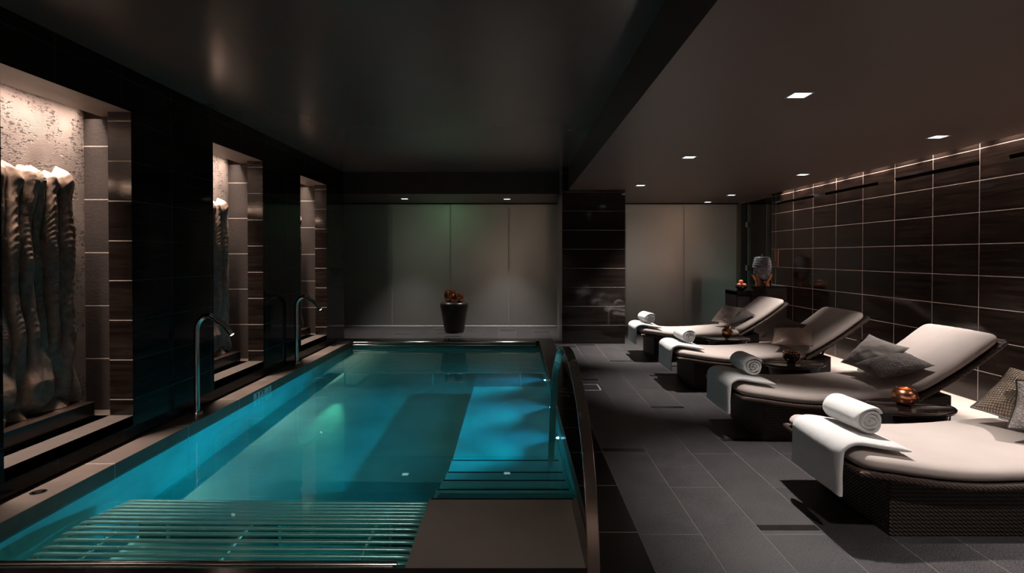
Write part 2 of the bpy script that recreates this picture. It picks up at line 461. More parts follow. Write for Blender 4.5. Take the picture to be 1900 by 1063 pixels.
for x, Y in ((-2.2,10.05),(-1.27,9.75),(-.34,10.55),(-1.58,10.6),(.29,10.3)):
    x = .61 - .31*round((.61-x)/.31)
    m.box(x+.004, x+.306, Y-.028, Y+.028, -.01, .0012)
struct(m.build('floor_inlay', M['inlay']))
m = MB()
for a in ((.62,.88,5.81,5.825),(.62,.88,6.075,6.09),(.62,.635,5.81,6.09),(.865,.88,5.81,6.09)): m.box(*a, -.005, .003)
t = thing('floor_cover', 'small metal-framed access cover set in the deck beside the handrail', 'floor cover', (.75,5.95,0))
o = m.build('frame', M['lamprim'], t); o.location = (-.75,-5.95,0)
m = MB(); m.box(.635,.865,5.825,6.075,-.005,.0016); o = m.build('plate', M['floor'], t); o.location = (-.75,-5.95,0)

# ------------------------------------------------------------------ pool basin
SX0, SY0 = -.525, 3.42
m = MB()
m.quad((PX0,PY0,FZ),(PX1,PY0,FZ),(PX1,PY1,FZ),(PX0,PY1,FZ))
m.quad((PX0,PY0,FZ),(PX0,PY1,FZ),(PX0,PY1,-.1),(PX0,PY0,-.1))
m.quad((PX1,PY1,FZ),(PX1,PY0,FZ),(PX1,PY0,-.1),(PX1,PY1,-.1))
m.quad((PX0,PY1,FZ),(PX1,PY1,FZ),(PX1,PY1,-.1),(PX0,PY1,-.1))
m.quad((PX1,PY0,FZ),(PX0,PY0,FZ),(PX0,PY0,-.1),(PX1,PY0,-.1))
def off_in(o): pass
o = struct(m.build('floor_pool_basin', M['pool'])); CAUS.append(o)
o.scale = (.9992,.9996,1); o.location = (-.001,.002,0)
m = MB(); m.box(PX0-.02, PX0+.0015, PY0, PY1, -.13, -.02); m.box(PX1-.0015, PX1+.02, PY0, PY1, -.13, -.02)
m.box(PX0, PX1, PY1-.0015, PY1+.02, -.13, -.02)
struct(m.build('trim_waterline', M['coping_l']))
# wall seams of the steel lining
m = MB()
for Y in (4.6, 6.0, 7.4): m.box(PX0, PX0+.003, Y, Y+.006, FZ, -.1)
m.box(PX0, PX0+.012, PY0, PY1, FZ, FZ+.012)
CAUS.append(struct(m.build('trim_pool_seam', M['pool'])))
# steps and bench
m = MB()
z = -.084
m.box(SX0, PX1-.004, PY0+.002, SY0, FZ, z)
ys = [SY0, 3.705, 3.99, 4.27, 4.58]
o = struct(m.build('floor_pool_platform', M['platform'], bevel=.003)); CAUS.append(o)
m = MB()
for i in range(3):
    m.box(SX0, PX1-.004, ys[i]-.01, ys[i+1], FZ, WZ-.14*(i+1))
m.box(SX0, PX1-.004, ys[3]-.01, 6.98, FZ, WZ-.56)
m.box(SX0, PX1-.004, ys[3]-.01, ys[4], FZ, WZ-.50)
CAUS.append(struct(m.build('floor_pool_steps', M['pool'], bevel=.003)))
m = MB()
for i, Y in enumerate(ys):
    zz = (z if i == 0 else (WZ-.14*i if i < 4 else WZ-.50)) + .0012
    m.box(SX0+.01, PX1-.03, Y-.024, Y-.004, zz-.006, zz)
struct(m.build('trim_step_nosing', M['black']))

m = MB(); N = 1
m.add([(PX0,PY0,WZ),(PX1,PY0,WZ),(PX1,PY1,WZ),(PX0,PY1,WZ)], [(0,1,2,3)])
water = m.build('pool_water', M['water'], smooth=30)
tag(water, 'still clear turquoise water filling the long indoor pool', 'water', kind='stuff')
water.cycles.is_caustics_caster = True

m = MB(); m.box(SX0+.02, PX1-.03, 4.62, 7.36, WZ-.545, WZ-.006)
o = tag(m.build('lit_water', M['haze']), 'faintly hazy blue-lit water over the pool bench', 'water', kind='stuff')
# bubble lounger tubes
def tubes(name, label, Ys, prof, x0, x1, grp, pan):
    t = thing(name, label, 'pool lounger', ((x0+x1)/2, (Ys[0]+Ys[-1])/2, FZ), 0, grp)
    off = Vector(t.location)
    for Y in Ys:
        zc = WZ - lerp_table(prof, Y)
        mm = MB()
        mm.tube([Vector(p)-off for p in smooth_path([(x0-.02,Y,zc-.12),(x0,Y,zc-.03),(x0+.05,Y,zc),(x0+.4,Y,zc),(x1-.05,Y,zc),(x1,Y,zc-.03)], 4)], .019, 10)
        mm.build('tube', M['tube'], t, smooth=50)
    for x in (x0+.25, (x0+x1)/2, x1-.25):
        mm = MB()
        pts = [Vector((x, Y, WZ-lerp_table(prof, Y)-.028))-off for Y in Ys]
        mm.tube(pts, .012, 6)
        for k in (0, len(Ys)-1):
            mm.tube([pts[k], Vector((pts[k].x, pts[k].y, 0))], .012, 6)
        mm.build('support_rail', M['tube'], t, smooth=50)
    if pan > 5: return t
    zc = lerp_table(prof, pan); mm = MB()
    mm.box(x0-off.x+.05, x1-off.x, pan-off.y-.006, pan-off.y+.006, 0, .9-zc-.03); mm.build('light_block_plate', M['pool'] if pan > 5 else M['pool_dark'], t)  # unseen plate, added to keep light out from under the tubes
    CAUS.append(t.children[-1])
    return t
nearY = [2.73 + .065*i for i in range(15)]
tubes('bubble_lounger', 'underwater lounger of chrome tubes at the near end of the pool', nearY,
      [(2.73,.20),(2.99,.185),(3.12,.16),(3.27,.162),(3.38,.20),(3.51,.245),(3.64,.30)], -2.50, -.56, 'underwater tube loungers', 3.66)
farY = [7.42 + .07*i for i in range(23)]
tubes('bubble_lounger', 'underwater lounger of chrome tubes at the far end of the pool', farY,
      [(7.42,.26),(7.6,.2),(7.9,.15),(8.3,.16),(8.95,.2)], -2.50, .30, 'underwater tube loungers', 7.40)
# end rails above the water
def end_rail(label, x0, x1, Ya, za, Yb, zb, r, ext=.02):
    t = thing('pool_end_rail', label, 'rail', ((x0+x1)/2, Ya, za), 0, 'chrome rails across the pool ends')
    off = Vector(t.location)
    for (Y, z_, e) in ((Ya,za,0),(Yb,zb,ext)):
        mm = MB(); mm.tube([Vector((x0,Y,z_))-off, Vector((x1-e,Y,z_))-off], r, 16); mm.build('bar', M['chrome'], t, smooth=50)
    s = 1 if Ya > 5 else -1
    for k in range(5):
        x = x0+.05 + (x1-x0-.1)*k/4
        mm = MB(); mm.box(x-off.x-.006, x-off.x+.006, min(0,s*.09), max(0,s*.09)-.0, -.05, -.02)
        mm.build('bracket', M['chrome'], t)
end_rail('double chrome rail across the near edge of the pool', PX0+.03, -.548, 2.585, -.032, 2.55, -.052, .0165)
end_rail('double chrome rail across the far edge of the pool', PX0+.05, .315, 9.12, -.012, 9.10, -.052, .018, 0)

# pool LEDs on the right wall
led = None
for k, (Y, lab) in enumerate(((4.80,'nearest to the steps'),(5.74,'second from the steps'),(6.95,'farthest from the steps'))):
    loc = (PX1-.002, Y, WZ-.22)
    lab = 'small round underwater light on right pool wall, ' + lab
    if led is None:
        led = thing('underwater_light', lab, 'light', loc, 0, 'underwater lights along right pool wall')
        mm = MB(); mm.tube([(0,0,0),(-.012,0,0)], .032, 20); mm.build('housing', M['chrome'], led, smooth=40)
        mm = MB(); mm.lathe([(.003,-.016),(.012,-.012),(.018,0),(.012,.012),(.003,.016)], 16, (-.016,0,0)); mm.build('lens', M['poolled'], led, smooth=40)
    else: copy_tree(led, loc, lab)

# ------------------------------------------------------------------ left wall with niches
m = MB()
WB = -3.7
edges = [-3.0] + [e for n in NICHES for e in n] + [9.52]
for a, b in zip(edges[0::2], edges[1::2]): m.box(LX-.175, LX, a, b, 0, CP)
for a, b in NICHES:
    m.box(LX-.175, LX, a, b, 2.47, CP); m.box(LX-.175, LX, a, b, 0, .178)
o = m.build('wall_left', [M['wall_l'], M['jamb'], M['soffit_n']]); struct(o)
for p in o.data.polygons:
    if abs(p.normal.y) > .9: p.material_index = 1
    if p.normal.z < -.9 and abs(p.center.z-2.47) < .01: p.material_index = 2
m = MB(); m.box(LX-.8, LX-.17, 9.40, 9.52, 0, CP); m.box(-3.7,-3.6,9.5,11.4,0,CP)
struct(m.build('wall_left_return', M['jamb']))
m = MB()
for a, b in NICHES: m.box(LX-.62, LX+.0, a-.16, b+.16, .12, .181)
m2 = MB()
for a, b in NICHES: m2.box(-3.40, LX, a-.0, b+.0, .1, .181); m2.box(-3.40, LX-.17, a-.16, b+.16, .1, .181)
struct(m2.build('floor_niche', M['floor_l'], bevel=.003))
m = MB()
for a, b in NICHES: m.box(-3.48, -3.37, a-.16, b+.16, .1, 2.85)
struct(m.build('wall_niche_back', M['concrete']))
m = MB()
for a, b in NICHES:
    m.box(-3.37, LX-.17, b+.15, b+.25, .1, 2.452); m.box(-3.37, LX-.17, a-.25, a-.15, .1, 2.452)
struct(m.build('wall_niche_side', M['rough_jamb']))
m = MB()
for a, b in NICHES: m.box(-3.235, LX-.17, a-.16, b+.16, 2.47, 2.50)
struct(m.build('ceiling_niche', M['soffit_n']))
m = MB()
for a, b in NICHES:
    m.box(-3.48, -3.0, a-.3, b+.3, 2.70, 2.78); m.box(-3.48,-3.0,a-.3,a-.26,2.45,2.78); m.box(-3.48,-3.0,b+.26,b+.3,2.45,2.78)
    m.box(-3.10,-3.07,a-.3,b+.3,2.50,2.75)
struct(m.build('ceiling_niche_cove', M['soffit_n']))

# ------------------------------------------------------------------ right wall, column, far side
m = MB()
m.box(WX, WX+.12, -3, 9.7, 0, 2.245); m.box(WX, WX+.12, -3, 9.7, 2.285, 2.78)
slots = [(3.9,5.04),(5.36,6.56),(6.86,8.04),(8.35,9.52)]
cur = -3
for a, b in slots: m.box(WX, WX+.12, cur, a, 2.245, 2.285); cur = b
m.box(WX, WX+.12, cur, 9.7, 2.245, 2.285)
struct(m.build('wall_right', M['wall_r']))
vg = None
for (a, b), w in zip(slots, ('nearest the camera','second from the camera','third from the camera','farthest, near the glass door')):
    t = thing('air_vent', 'long black slot vent high in the tiled wall, ' + w, 'vent', (WX, (a+b)/2, 2.265), 0, 'slot vents in the right wall')
    L = (b-a)/2
    mm = MB(); mm.box(.06,.075,-L,L,-.02,.02); mm.build('backing', M['black'], t)
    mm = MB()
    for s in (-1,1): mm.box(.004,.06,s*L-.004 if s > 0 else -L, s*L if s > 0 else -L+.004,-.02,.02)
    mm.box(.004,.06,-L,L,-.0205,-.018); mm.box(.004,.06,-L,L,.018,.0205)
    mm.build('frame', M['darktrim'], t)
m = MB(); m.box(.722, 1.715, 8.92, 9.95, 0, CP)
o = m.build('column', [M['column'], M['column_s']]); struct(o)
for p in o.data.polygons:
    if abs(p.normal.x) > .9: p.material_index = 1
# ceilings
m = MB(); m.box(LX-.2, .82, -3, 9.52, CP, CP+.05); struct(m.build('ceiling', M['ceil_p']))
m = MB(); m.box(.82, WX-.085, -3, 11.4, CR, CP+.05)
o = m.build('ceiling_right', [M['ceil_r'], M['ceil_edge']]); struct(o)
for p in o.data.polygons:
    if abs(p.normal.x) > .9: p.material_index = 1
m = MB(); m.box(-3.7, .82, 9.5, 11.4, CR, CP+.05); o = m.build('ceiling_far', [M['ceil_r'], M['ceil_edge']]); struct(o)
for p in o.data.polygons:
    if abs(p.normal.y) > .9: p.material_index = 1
m = MB(); m.box(WX-.1, WX+.12, -3, 9.7, 2.72, 2.8); m.box(WX-.085, WX+.12, 9.7, 11.4, CR, 2.8)
struct(m.build('ceiling_cove', M['ceil_r']))
m = MB(); m.box(-3.7, WX+.2, -3.1, -3, 0, CP+.05); struct(m.build('wall_rear', M['rear']))
m = MB(); m.box(-3.6, WX, GY-.03, GY+.04, CR-.02, CR); m.box(-3.6, WX, GY-.025, GY+.03, 0, .012)
struct(m.build('trim_glass_track', M['darktrim']))
m = MB(); m.box(-3.6, WX, GY-.045, GY-.027, .0, .016); struct(m.build('trim_glass_channel', M['pale_metal']))
joints = [-3.6,-2.46,-1.305,-.15,1.0,2.16,3.315,WX-.02]
for i, (a, b) in enumerate(zip(joints, joints[1:])):
    m = MB(); m.box(a+.003, b-.003, GY, GY+.012, .012, CR-.02)
    struct(m.build('window_%d' % (i+1), M['frost']))
m = MB()
for x in joints[1:-1]: m.box(x-.003, x+.003, GY-.002, GY+.012, .012, CR-.02)
struct(m.build('trim_glass_joint', M['lamprim']))
# glass door side
m = MB(); m.box(WX-.01, WX+.002, 9.72, 9.93, .01, CR-.03); m.box(WX-.01, WX+.002, 10.74, GY-.02, .01, CR-.03)
struct(m.build('window_8', M['glass']))
d = struct(thing('door_1', None, None, (WX, 10.72, 0)))
m = MB(); m.box(-.01, .002, -.78, -.005, .01, CR-.03); m.build('pane', M['glass'], d)
for zz in (1.98, 1.16):
    m = MB(); m.box(-.022, .012, -.045, .05, zz-.05, zz+.05); m.build('hinge', M['chrome'], d, bevel=.003)
m = MB(); m.tube([(-.05,-.7,.95),(-.05,-.7,1.25)], .012, 12); m.build('handle', M['chrome'], d, smooth=40)
# corridor behind the clear glass and room behind the frosted glass
m = MB(); m.box(WX+.9, WX+1.0, 9.6, 13.5, 0, 2.6); m.box(-3.7, WX+1.0, 13.4, 13.5, 0, 2.6); m.box(WX+.12, WX+1, 9.6, 9.7, 0, 2.6)
m.box(-3.8,-3.7,11.2,13.5,0,2.6)
struct(m.build('wall_back_room', M['ceil_r']))
m = MB(); m.box(-3.8, WX+1, 11.4, 13.5, -.12, 0); m.box(WX+.1, WX+1, 9.6, 11.4, -.12, 0); struct(m.build('floor_back_room', M['floor']))
m = MB(); m.box(-3.8, WX+1, 11.4, 13.5, 2.6, 2.7); m.box(WX+.12, WX+1, 9.6, 11.4, 2.6, 2.7); struct(m.build('ceiling_back_room', M['ceil_r']))
m = MB(); m.box(-3.6,-2.30,11.55,11.65,0,2.6); m.box(.50,1.4,11.5,11.6,0,2.6); m.box(3.3,3.75,11.36,11.5,.25,1.0); struct(m.build('back_room_light_block', M['black']))  # boxes added behind the frosted glass to darken parts of it

# ------------------------------------------------------------------ downlights
def spot(loc, power, size=R(84), blend=1.0, color=(1,.92,.87), rad=.04, rot=(0,0,0), caus=False):
    l = bpy.data.lights.new('spot', 'SPOT'); l.energy = power; l.spot_size = size; l.spot_blend = blend
    l.color = color; l.shadow_soft_size = rad
    o = bpy.data.objects.new('spot_lamp', l); COL.objects.link(o); o.location = loc; o.rotation_euler = rot
    if caus: l.cycles.is_caustics_light = True
    return o
def downlight_proto(label):
    t = thing('ceiling_downlight', label, 'downlight', (0,0,0), 0, 'recessed square ceiling downlights')
    mm = MB(); s, w = .066, .010
    mm.box(-s,s,-s,-s+w,-.003,.004); mm.box(-s,s,s-w,s,-.003,.004); mm.box(-s,-s+w,-s+w,s-w,-.003,.004); mm.box(s-w,s,-s+w,s-w,-.003,.004)
    mm.build('frame', M['lamprim'], t)
    mm = MB(); mm.box(-s+w,s-w,-s+w,s-w,-.0012,.003); mm.build('lamp_face', M['lampwhite'], t)
    return t
proto = None
DL = [(1.83,3.67,CR,330,66,(-9,0),'nearest one, above the pool-side end of the closest loungers'),
      (3.68,4.95,CR,290,66,(0,0),'near the tiled wall above the third lounger from the glass'),
      (1.82,5.97,CR,330,60,(0,0),'middle of the row along the pool side'),
      (3.66,7.24,CR,230,60,(0,0),'near the tiled wall above the second table'),
      (1.83,8.34,CR,640,70,(0,0),'beside the dark column, end of the pool-side row'),
      (3.67,9.67,CR,240,66,(0,0),'near the tiled wall above the drinks counter'),
      (3.69,10.92,CR,25,50,(0,0),'closest to the frosted glass beside the glass door'),
      (-2.03,10.30,CR,230,70,(0,0),'left one in the low ceiling before the glass'),
      (-.17,10.35,CR,330,70,(0,0),'right one in the low ceiling before the glass'),
      (1.83,1.35,CR,200,95,(0,0),None),(3.67,2.60,CR,420,84,(0,0),None),(.9,-2.0,CR,90,100,(-15,0),None),(-1.2,-1.6,CP,420,40,(57,0),None)]  # last pair unseen: added to light the rear wall and the pool tubes
SPOTS = []
for (x, y, z, p, sz_, aim, lab) in DL:
    if lab:
        full = 'square downlight, ' + lab
        if proto is None: proto = downlight_proto(full); proto.location = (x,y,z-.001)
        else: copy_tree(proto, (x,y,z-.001), full)
    SPOTS.append(spot((x,y,z-.02), p, R(sz_), rot=(R(aim[0]), R(aim[1]), 0), caus=(z == CP)))
# niche slot lamps
def area(loc, sx, sy, power, color, rot=(0,0,0), caus=False, spread=PI):
    l = bpy.data.lights.new('area', 'AREA'); l.shape = 'RECTANGLE'; l.size = sx; l.size_y = sy; l.energy = power; l.color = color
    l.spread = spread
    o = bpy.data.objects.new('area_lamp', l); COL.objects.link(o); o.location = loc; o.rotation_euler = rot
    if caus: l.cycles.is_caustics_light = True
    return o
for a, b in NICHES:
    area((-3.29, (a+b)/2, 2.62), .05, b-a+.2, 36, (1,.80,.68), caus=True, spread=R(64))
# wall-wash cove lamps along the right wall
Y = .4
while Y < 9.6:
    spot((WX-.045, Y, 2.68), 100, R(90), .7, (1,.78,.68), .012)
    Y += .46
# underwater lamps
for Y in (4.80, 5.74, 6.95):
    spot((PX1-.03, Y, WZ-.20), 44, R(106), 1, (.0,.62,1.0), .03, (0, R(86), 0))
    spot((PX1-.032, Y, WZ-.20), 95, R(66), 1, (.0,.60,1.0), .02, (0, R(90), R(14)))
for Y in (3.3,):
    spot((-.6, Y, WZ-.45), 8, R(140), .9, (.05,.8,.9), .03, (0, R(90), 0))
spot((-2.22, 7.36, FZ+.20), 130, R(17), 1, (.25,1,.62), .02, (R(-84), 0, R(9.5)))
for Y in (4.80, 5.74, 6.95):
    spot((PX1-.035, Y, WZ-.20), 55, R(16), 1, (.0,.35,1.0), .008, (0, R(90), 0))
# lamps in the room behind the frosted glass
def point(loc, p, col, r=.1):
    l = bpy.data.lights.new('point', 'POINT'); l.energy = p; l.color = col; l.shadow_soft_size = r
    o = bpy.data.objects.new('point_lamp', l); COL.objects.link(o); o.location = loc; return o
point((-1.3,11.75,2.2), 7.15, (.45,1,.48))
point((-1.9,12.2,1.5), 11.88, (.9,.88,.72))
point((-.2,12.0,1.3), 15.84, (1,.68,.55))
point((.3,12.0,2.0), 7.92, (1,.66,.5))
point((2.3,12.2,1.3), 33.26, (1,.82,.72))
point((3.2,11.8,2.0), 12.19, (1,.55,.36))
point((3.0,11.7,1.3), 4.98, (1,.45,.3))
point((4.2,12.2,.8), 8.88, (.55,1,.85))

# ------------------------------------------------------------------ sculptures
def sculpture_mesh():
    W, Z = .90, 1.70
    cols = [0,.10,.21,.36,.47,.60,.69,.82,1.0]
    def fn(u, v):
        # u across (0..1), v up (0..1)
        z = v*Z
        warp = .035*math.sin(3.1*v*PI+1.3) + .02*noise.noise(Vector((u*3, v*5, 2)))
        uu = min(max(u + warp*(1-abs(2*u-1)), 0), 1)
        k = 0
        while k < len(cols)-2 and uu > cols[k+1]: k += 1
        c0, c1 = cols[k], cols[k+1]; s = (uu-c0)/(c1-c0)*2-1
        s = max(-1, min(1, s))
        fold = max(0, 1-s*s)**.6                 # rounded hanging tube
        amp = .046 + .020*math.sin(k*2.1+.5)
        d = amp*fold
        # festoon ripples sag across every tube
        L = .034 + .010*math.sin(k*1.7+v*2)
        ph = (z - .055*(1-s*s) + .012*noise.noise(Vector((u*3, v*6, k))))/L
        rip = 1-abs(math.sin(PI*ph))**.8
        env = max(0, min(1, (v-.24)*5)) * max(0, min(1, .55 + 1.5*noise.noise(Vector((k*3.3, v*2.6, 5)))))
        d += .010*rip*env*(.25+.75*fold)
        d += .026*noise.noise(Vector((u*5, v*5, 1))) + .007*noise.noise(Vector((u*26, v*14, 4))) + .003*noise.noise(Vector((u*60, v*40, 4)))
        # boulders at the foot
        lo = max(0, min(1, (.30-v)*6))
        cell = noise.voronoi(Vector((u*3.2, v*4.2, .4)))[0]
        d = d*(1-lo) + lo*(.075*min(1, (cell[1]-cell[0])*3.2) +.005 + .02*noise.noise(Vector((u*9, v*9, 3))))
        # rounded lip at the top and ends
        top = max(0, (v-.965)/.035)
        d -= .10*top*top
        d += .03*math.exp(-((v-.94)/.03)**2)*(.6+.4*math.sin(u*31))
        e = min(u, 1-u)*W
        if e < .05: d -= .10*(1-e/.05)**2
        yy = u*W + .010*math.sin(9*v+u*2) + .012*noise.noise(Vector((1, v*6, 8)))
        zz = z + (.02*math.sin(u*23)+.015*math.sin(u*51))*max(0, (v-.9)*10)
        return (max(-.118, -.10 + d + .03*(1-v)), yy - W/2, zz)
    NU, NV = 130, 300
    m = MB(); m.grid(fn, NU, NV)
    n1 = NV+1
    # back and closing rim
    b = len(m.v)
    ring = [i*n1 for i in range(NU+1)] + [NU*n1+j for j in range(1, NV+1)] + [i*n1+NV for i in range(NU-1, -1, -1)] + [j for j in range(NV-1, 0, -1)]
    for i in ring: v = m.v[i]; m.v.append((-.125, v[1], v[2] - (.02 if v[2] > 1.5 else 0)))
    L = len(ring)
    for k in range(L):
        m.f.append((ring[k], b+k, b+(k+1) % L, ring[(k+1) % L])); m.m.append(0)
    m.f.append(tuple(b+k for k in range(L))); m.m.append(0)
    return m
sm = sculpture_mesh()
names = ['nearest niche, at the left edge','middle niche, behind the nearer water spout','far niche, mostly hidden by the tiled pier']
first = None; plf = None
for k, (a, b) in enumerate(NICHES[2:]):
    y = a + .60; lab = 'tall bronze relief of hanging folds in the ' + names[k]
    if first is None:
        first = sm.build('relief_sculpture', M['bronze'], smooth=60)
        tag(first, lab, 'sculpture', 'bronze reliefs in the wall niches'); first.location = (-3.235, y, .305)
    else:
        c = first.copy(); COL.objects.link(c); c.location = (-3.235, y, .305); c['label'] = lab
        c.scale = (1, 1, 1)
    pl = 'low dark stone plinth in the ' + names[k]
    if plf is None:
        mm = MB(); mm.box(-.225,.0,-.50,.50,0,.12); plf = mm.build('plinth', M['jamb'], bevel=.004)
        tag(plf, pl, 'plinth', 'plinths under the reliefs'); plf.location = (-3.142, a+.515, .182)
    else:
        c = plf.copy(); COL.objects.link(c); c.location = (-3.142, a+.515, .182); c['label'] = pl

# ------------------------------------------------------------------ water spouts
def spout(loc, label, parent_proto=None):
    if parent_proto: return copy_tree(parent_proto, loc, label)
    t = thing('water_spout', label, 'water spout', loc, 0, 'swan-neck water spouts on the left coping')
    pts = [(0,0,.02),(0,0,.4),(0,0,.70)]
    for k in range(1, 9):
        a = R(180 - k*17); pts.append((.105+.105*math.cos(a), 0, .73+.135*math.sin(a)))
    pts += [(.235,0,.79),(.31,0,.70)]
    mm = MB(); mm.tube(smooth_path(pts, 4), .0225, 20); mm.build('pipe', M['chrome'], t, smooth=50)
    mm = MB(); mm.lathe([(.045,0),(.045,.024),(.040,.030),(.024,.032)], 28); mm.build('base_collar', M['chrome'], t, smooth=40)
    d = Vector((.075,0,-.09)).normalized(); p = Vector((.31,0,.70))
    mm = MB(); mm.tube([p, p+d*.004], .017, 16); mm.build('nozzle', M['spout_glow'], t, smooth=50)
    return t
s1 = spout((-2.79,4.93,0), 'tall chrome swan-neck spout nearer the camera, beside the first tiled pier')
spout((-2.82,7.25,0), 'tall chrome swan-neck spout farther away, beside the second tiled pier', s1)

# coping fittings
cf = None
for x, y, lab in ((-2.80,3.30,'small round chrome fitting in the left coping near the camera'),(-2.81,8.70,'small round chrome fitting in the left coping near the pool far end')):
    if cf is None:
        cf = thing('coping_fitting', lab, 'fitting', (x,y,0), 0, 'round chrome fittings in the coping')
        mm = MB(); mm.lathe([(.042,0),(.042,.003),(.036,.005),(.030,.003),(.030,.0)], 32); mm.build('ring', M['chrome'], cf, smooth=40)
        mm = MB(); mm.lathe([(.022,0),(.022,.006),(.008,.008)], 24); mm.build('button', M['chrome'], cf, smooth=40)
    else: copy_tree(cf, (x,y,0), lab)

# ------------------------------------------------------------------ handrail
path = [(.300,2.17,-.0),(.300,2.18,.12),(.300,2.198,.24),(.299,2.232,.36),(.298,2.286,.48),(.297,2.365,.585),(.295,2.47,.672),
        (.294,2.60,.745),(.293,2.76,.800),(.292,2.95,.835),(.291,3.14,.850),(.290,3.32,.843),(.288,3.50,.812),(.286,3.68,.755),(.285,3.87,.66),(.283,4.04,.555),
        (.282,4.15,.45),(.281,4.30,.24),(.281,4.42,.02),(.281,4.52,-.25),(.281,4.555,-.588)]
def ribbon(pts, w, th, mat, name, parent, org):
    P = smooth_path(pts, 5); n = len(P); mm = MB(); vs = []; fs = []
    for i, p in enumerate(P):
        t = ((P[min(i+1,n-1)]) - P[max(i-1,0)]).normalized()
        nr = Vector((1,0,0)).cross(t).normalized()
        for (a, b) in ((-1,-1),(1,-1),(1,1),(-1,1)):
            vs.append(p - org + Vector((1,0,0))*a*w/2 + nr*b*th/2)
    for i in range(n-1):
        for k in range(4): fs.append((i*4+k, i*4+(k+1)%4, i*4+4+(k+1)%4, i*4+4+k))
    fs.append((3,2,1,0)); fs.append(tuple((n-1)*4+k for k in range(4)))
    mm.add(vs, fs); return mm.build(name, mat, parent, bevel=.003)
t = thing('pool_handrail', 'arched flat brushed steel handrail curving down into the pool by the steps', 'handrail', (.30,2.16,0))
ribbon(path, .049, .014, M['rail'], 'rail', t, Vector((.30,2.16,0)))
mm = MB(); mm.box(-.045,.045,-.04,.04,0,.008); mm.build('base_plate', M['rail'], t, bevel=.002)

# ------------------------------------------------------------------ writing
def text(s, size, mat, name, parent, loc, rot, ext=.0006, sx=1):
    c = bpy.data.curves.new(name, 'FONT'); c.body = s; c.size = size; c.extrude = ext; c.align_x = 'CENTER'; c.align_y = 'CENTER'; c.offset = size*.02
    c.materials.append(mat); tmp = bpy.data.objects.new(name, c)
    me = bpy.data.meshes.new_from_object(tmp); bpy.data.objects.remove(tmp)
    o = bpy.data.objects.new(name, me); COL.objects.link(o)
    o.parent = parent; o.location = loc; o.rotation_euler = rot; o.scale = (sx,1,1); return o
def nodive(parent, loc, rot, r, mat):
    mm = MB()
    n = 32
    for k in range(n):
        a, b = 2*PI*k/n, 2*PI*(k+1)/n
        mm.quad((r*math.cos(a),r*math.sin(a),0),(r*math.cos(b),r*math.sin(b),0),(.8*r*math.cos(b),.8*r*math.sin(b),0),(.8*r*math.cos(a),.8*r*math.sin(a),0))
    c, s = math.cos(R(-45)), math.sin(R(-45)); q = .08*r; L = .85*r
    mm.quad((-L*c-q*s,-L*s+q*c,0.0002),(-L*c+q*s,-L*s-q*c,0.0002),(L*c+q*s,L*s-q*c,0.0002),(L*c-q*s,L*s+q*c,0.0002))
    mm.quad((-.35*r,-.25*r,.0001),(.05*r,.4*r,.0001),(.2*r,.3*r,.0001),(-.2*r,-.35*r,.0001))
    mm.quad((.1*r,.5*r,.0001),(.3*r,.5*r,.0001),(.3*r,.32*r,.0001),(.1*r,.32*r,.0001))
    o = mm.build('no_diving_symbol', mat, parent); o.location = loc; o.rotation_euler = rot; return o
RW = (R(90),0,R(90))      # stands on a wall that faces +X
t = thing('depth_marker', 'pale tile reading 3 FT with a no-diving symbol on the left pool edge', 'depth marker', (PX0+.0015,5.96,-.055), 0, None)
mm = MB(); mm.box(0,.002,-.205,.205,-.034,.031); mm.build('tile', M['signtile'], t)
text('3 FT', .062, M['ink'], 'lettering', t, (.0028,-.055,-.002), RW, sx=1.9)
nodive(t, (.0026,.145,-.002), RW, .028, M['ink'])
t = thing('depth_lettering', 'grey letters 3 FT set sideways in the dark coping beside the handrail', 'lettering', (.475,5.75,.0012))
text('3 FT', .17, M['letter'], 'lettering', t, (0,.0,0), (0,0,R(90)), sx=1.4)
t = thing('depth_lettering', 'small grey letters set in the dark coping at the pool far end', 'lettering', (-1.15,9.36,.0012))
text('3 FT  NO DIVING', .12, M['letter'], 'lettering', t, (0,0,0), (0,0,0))

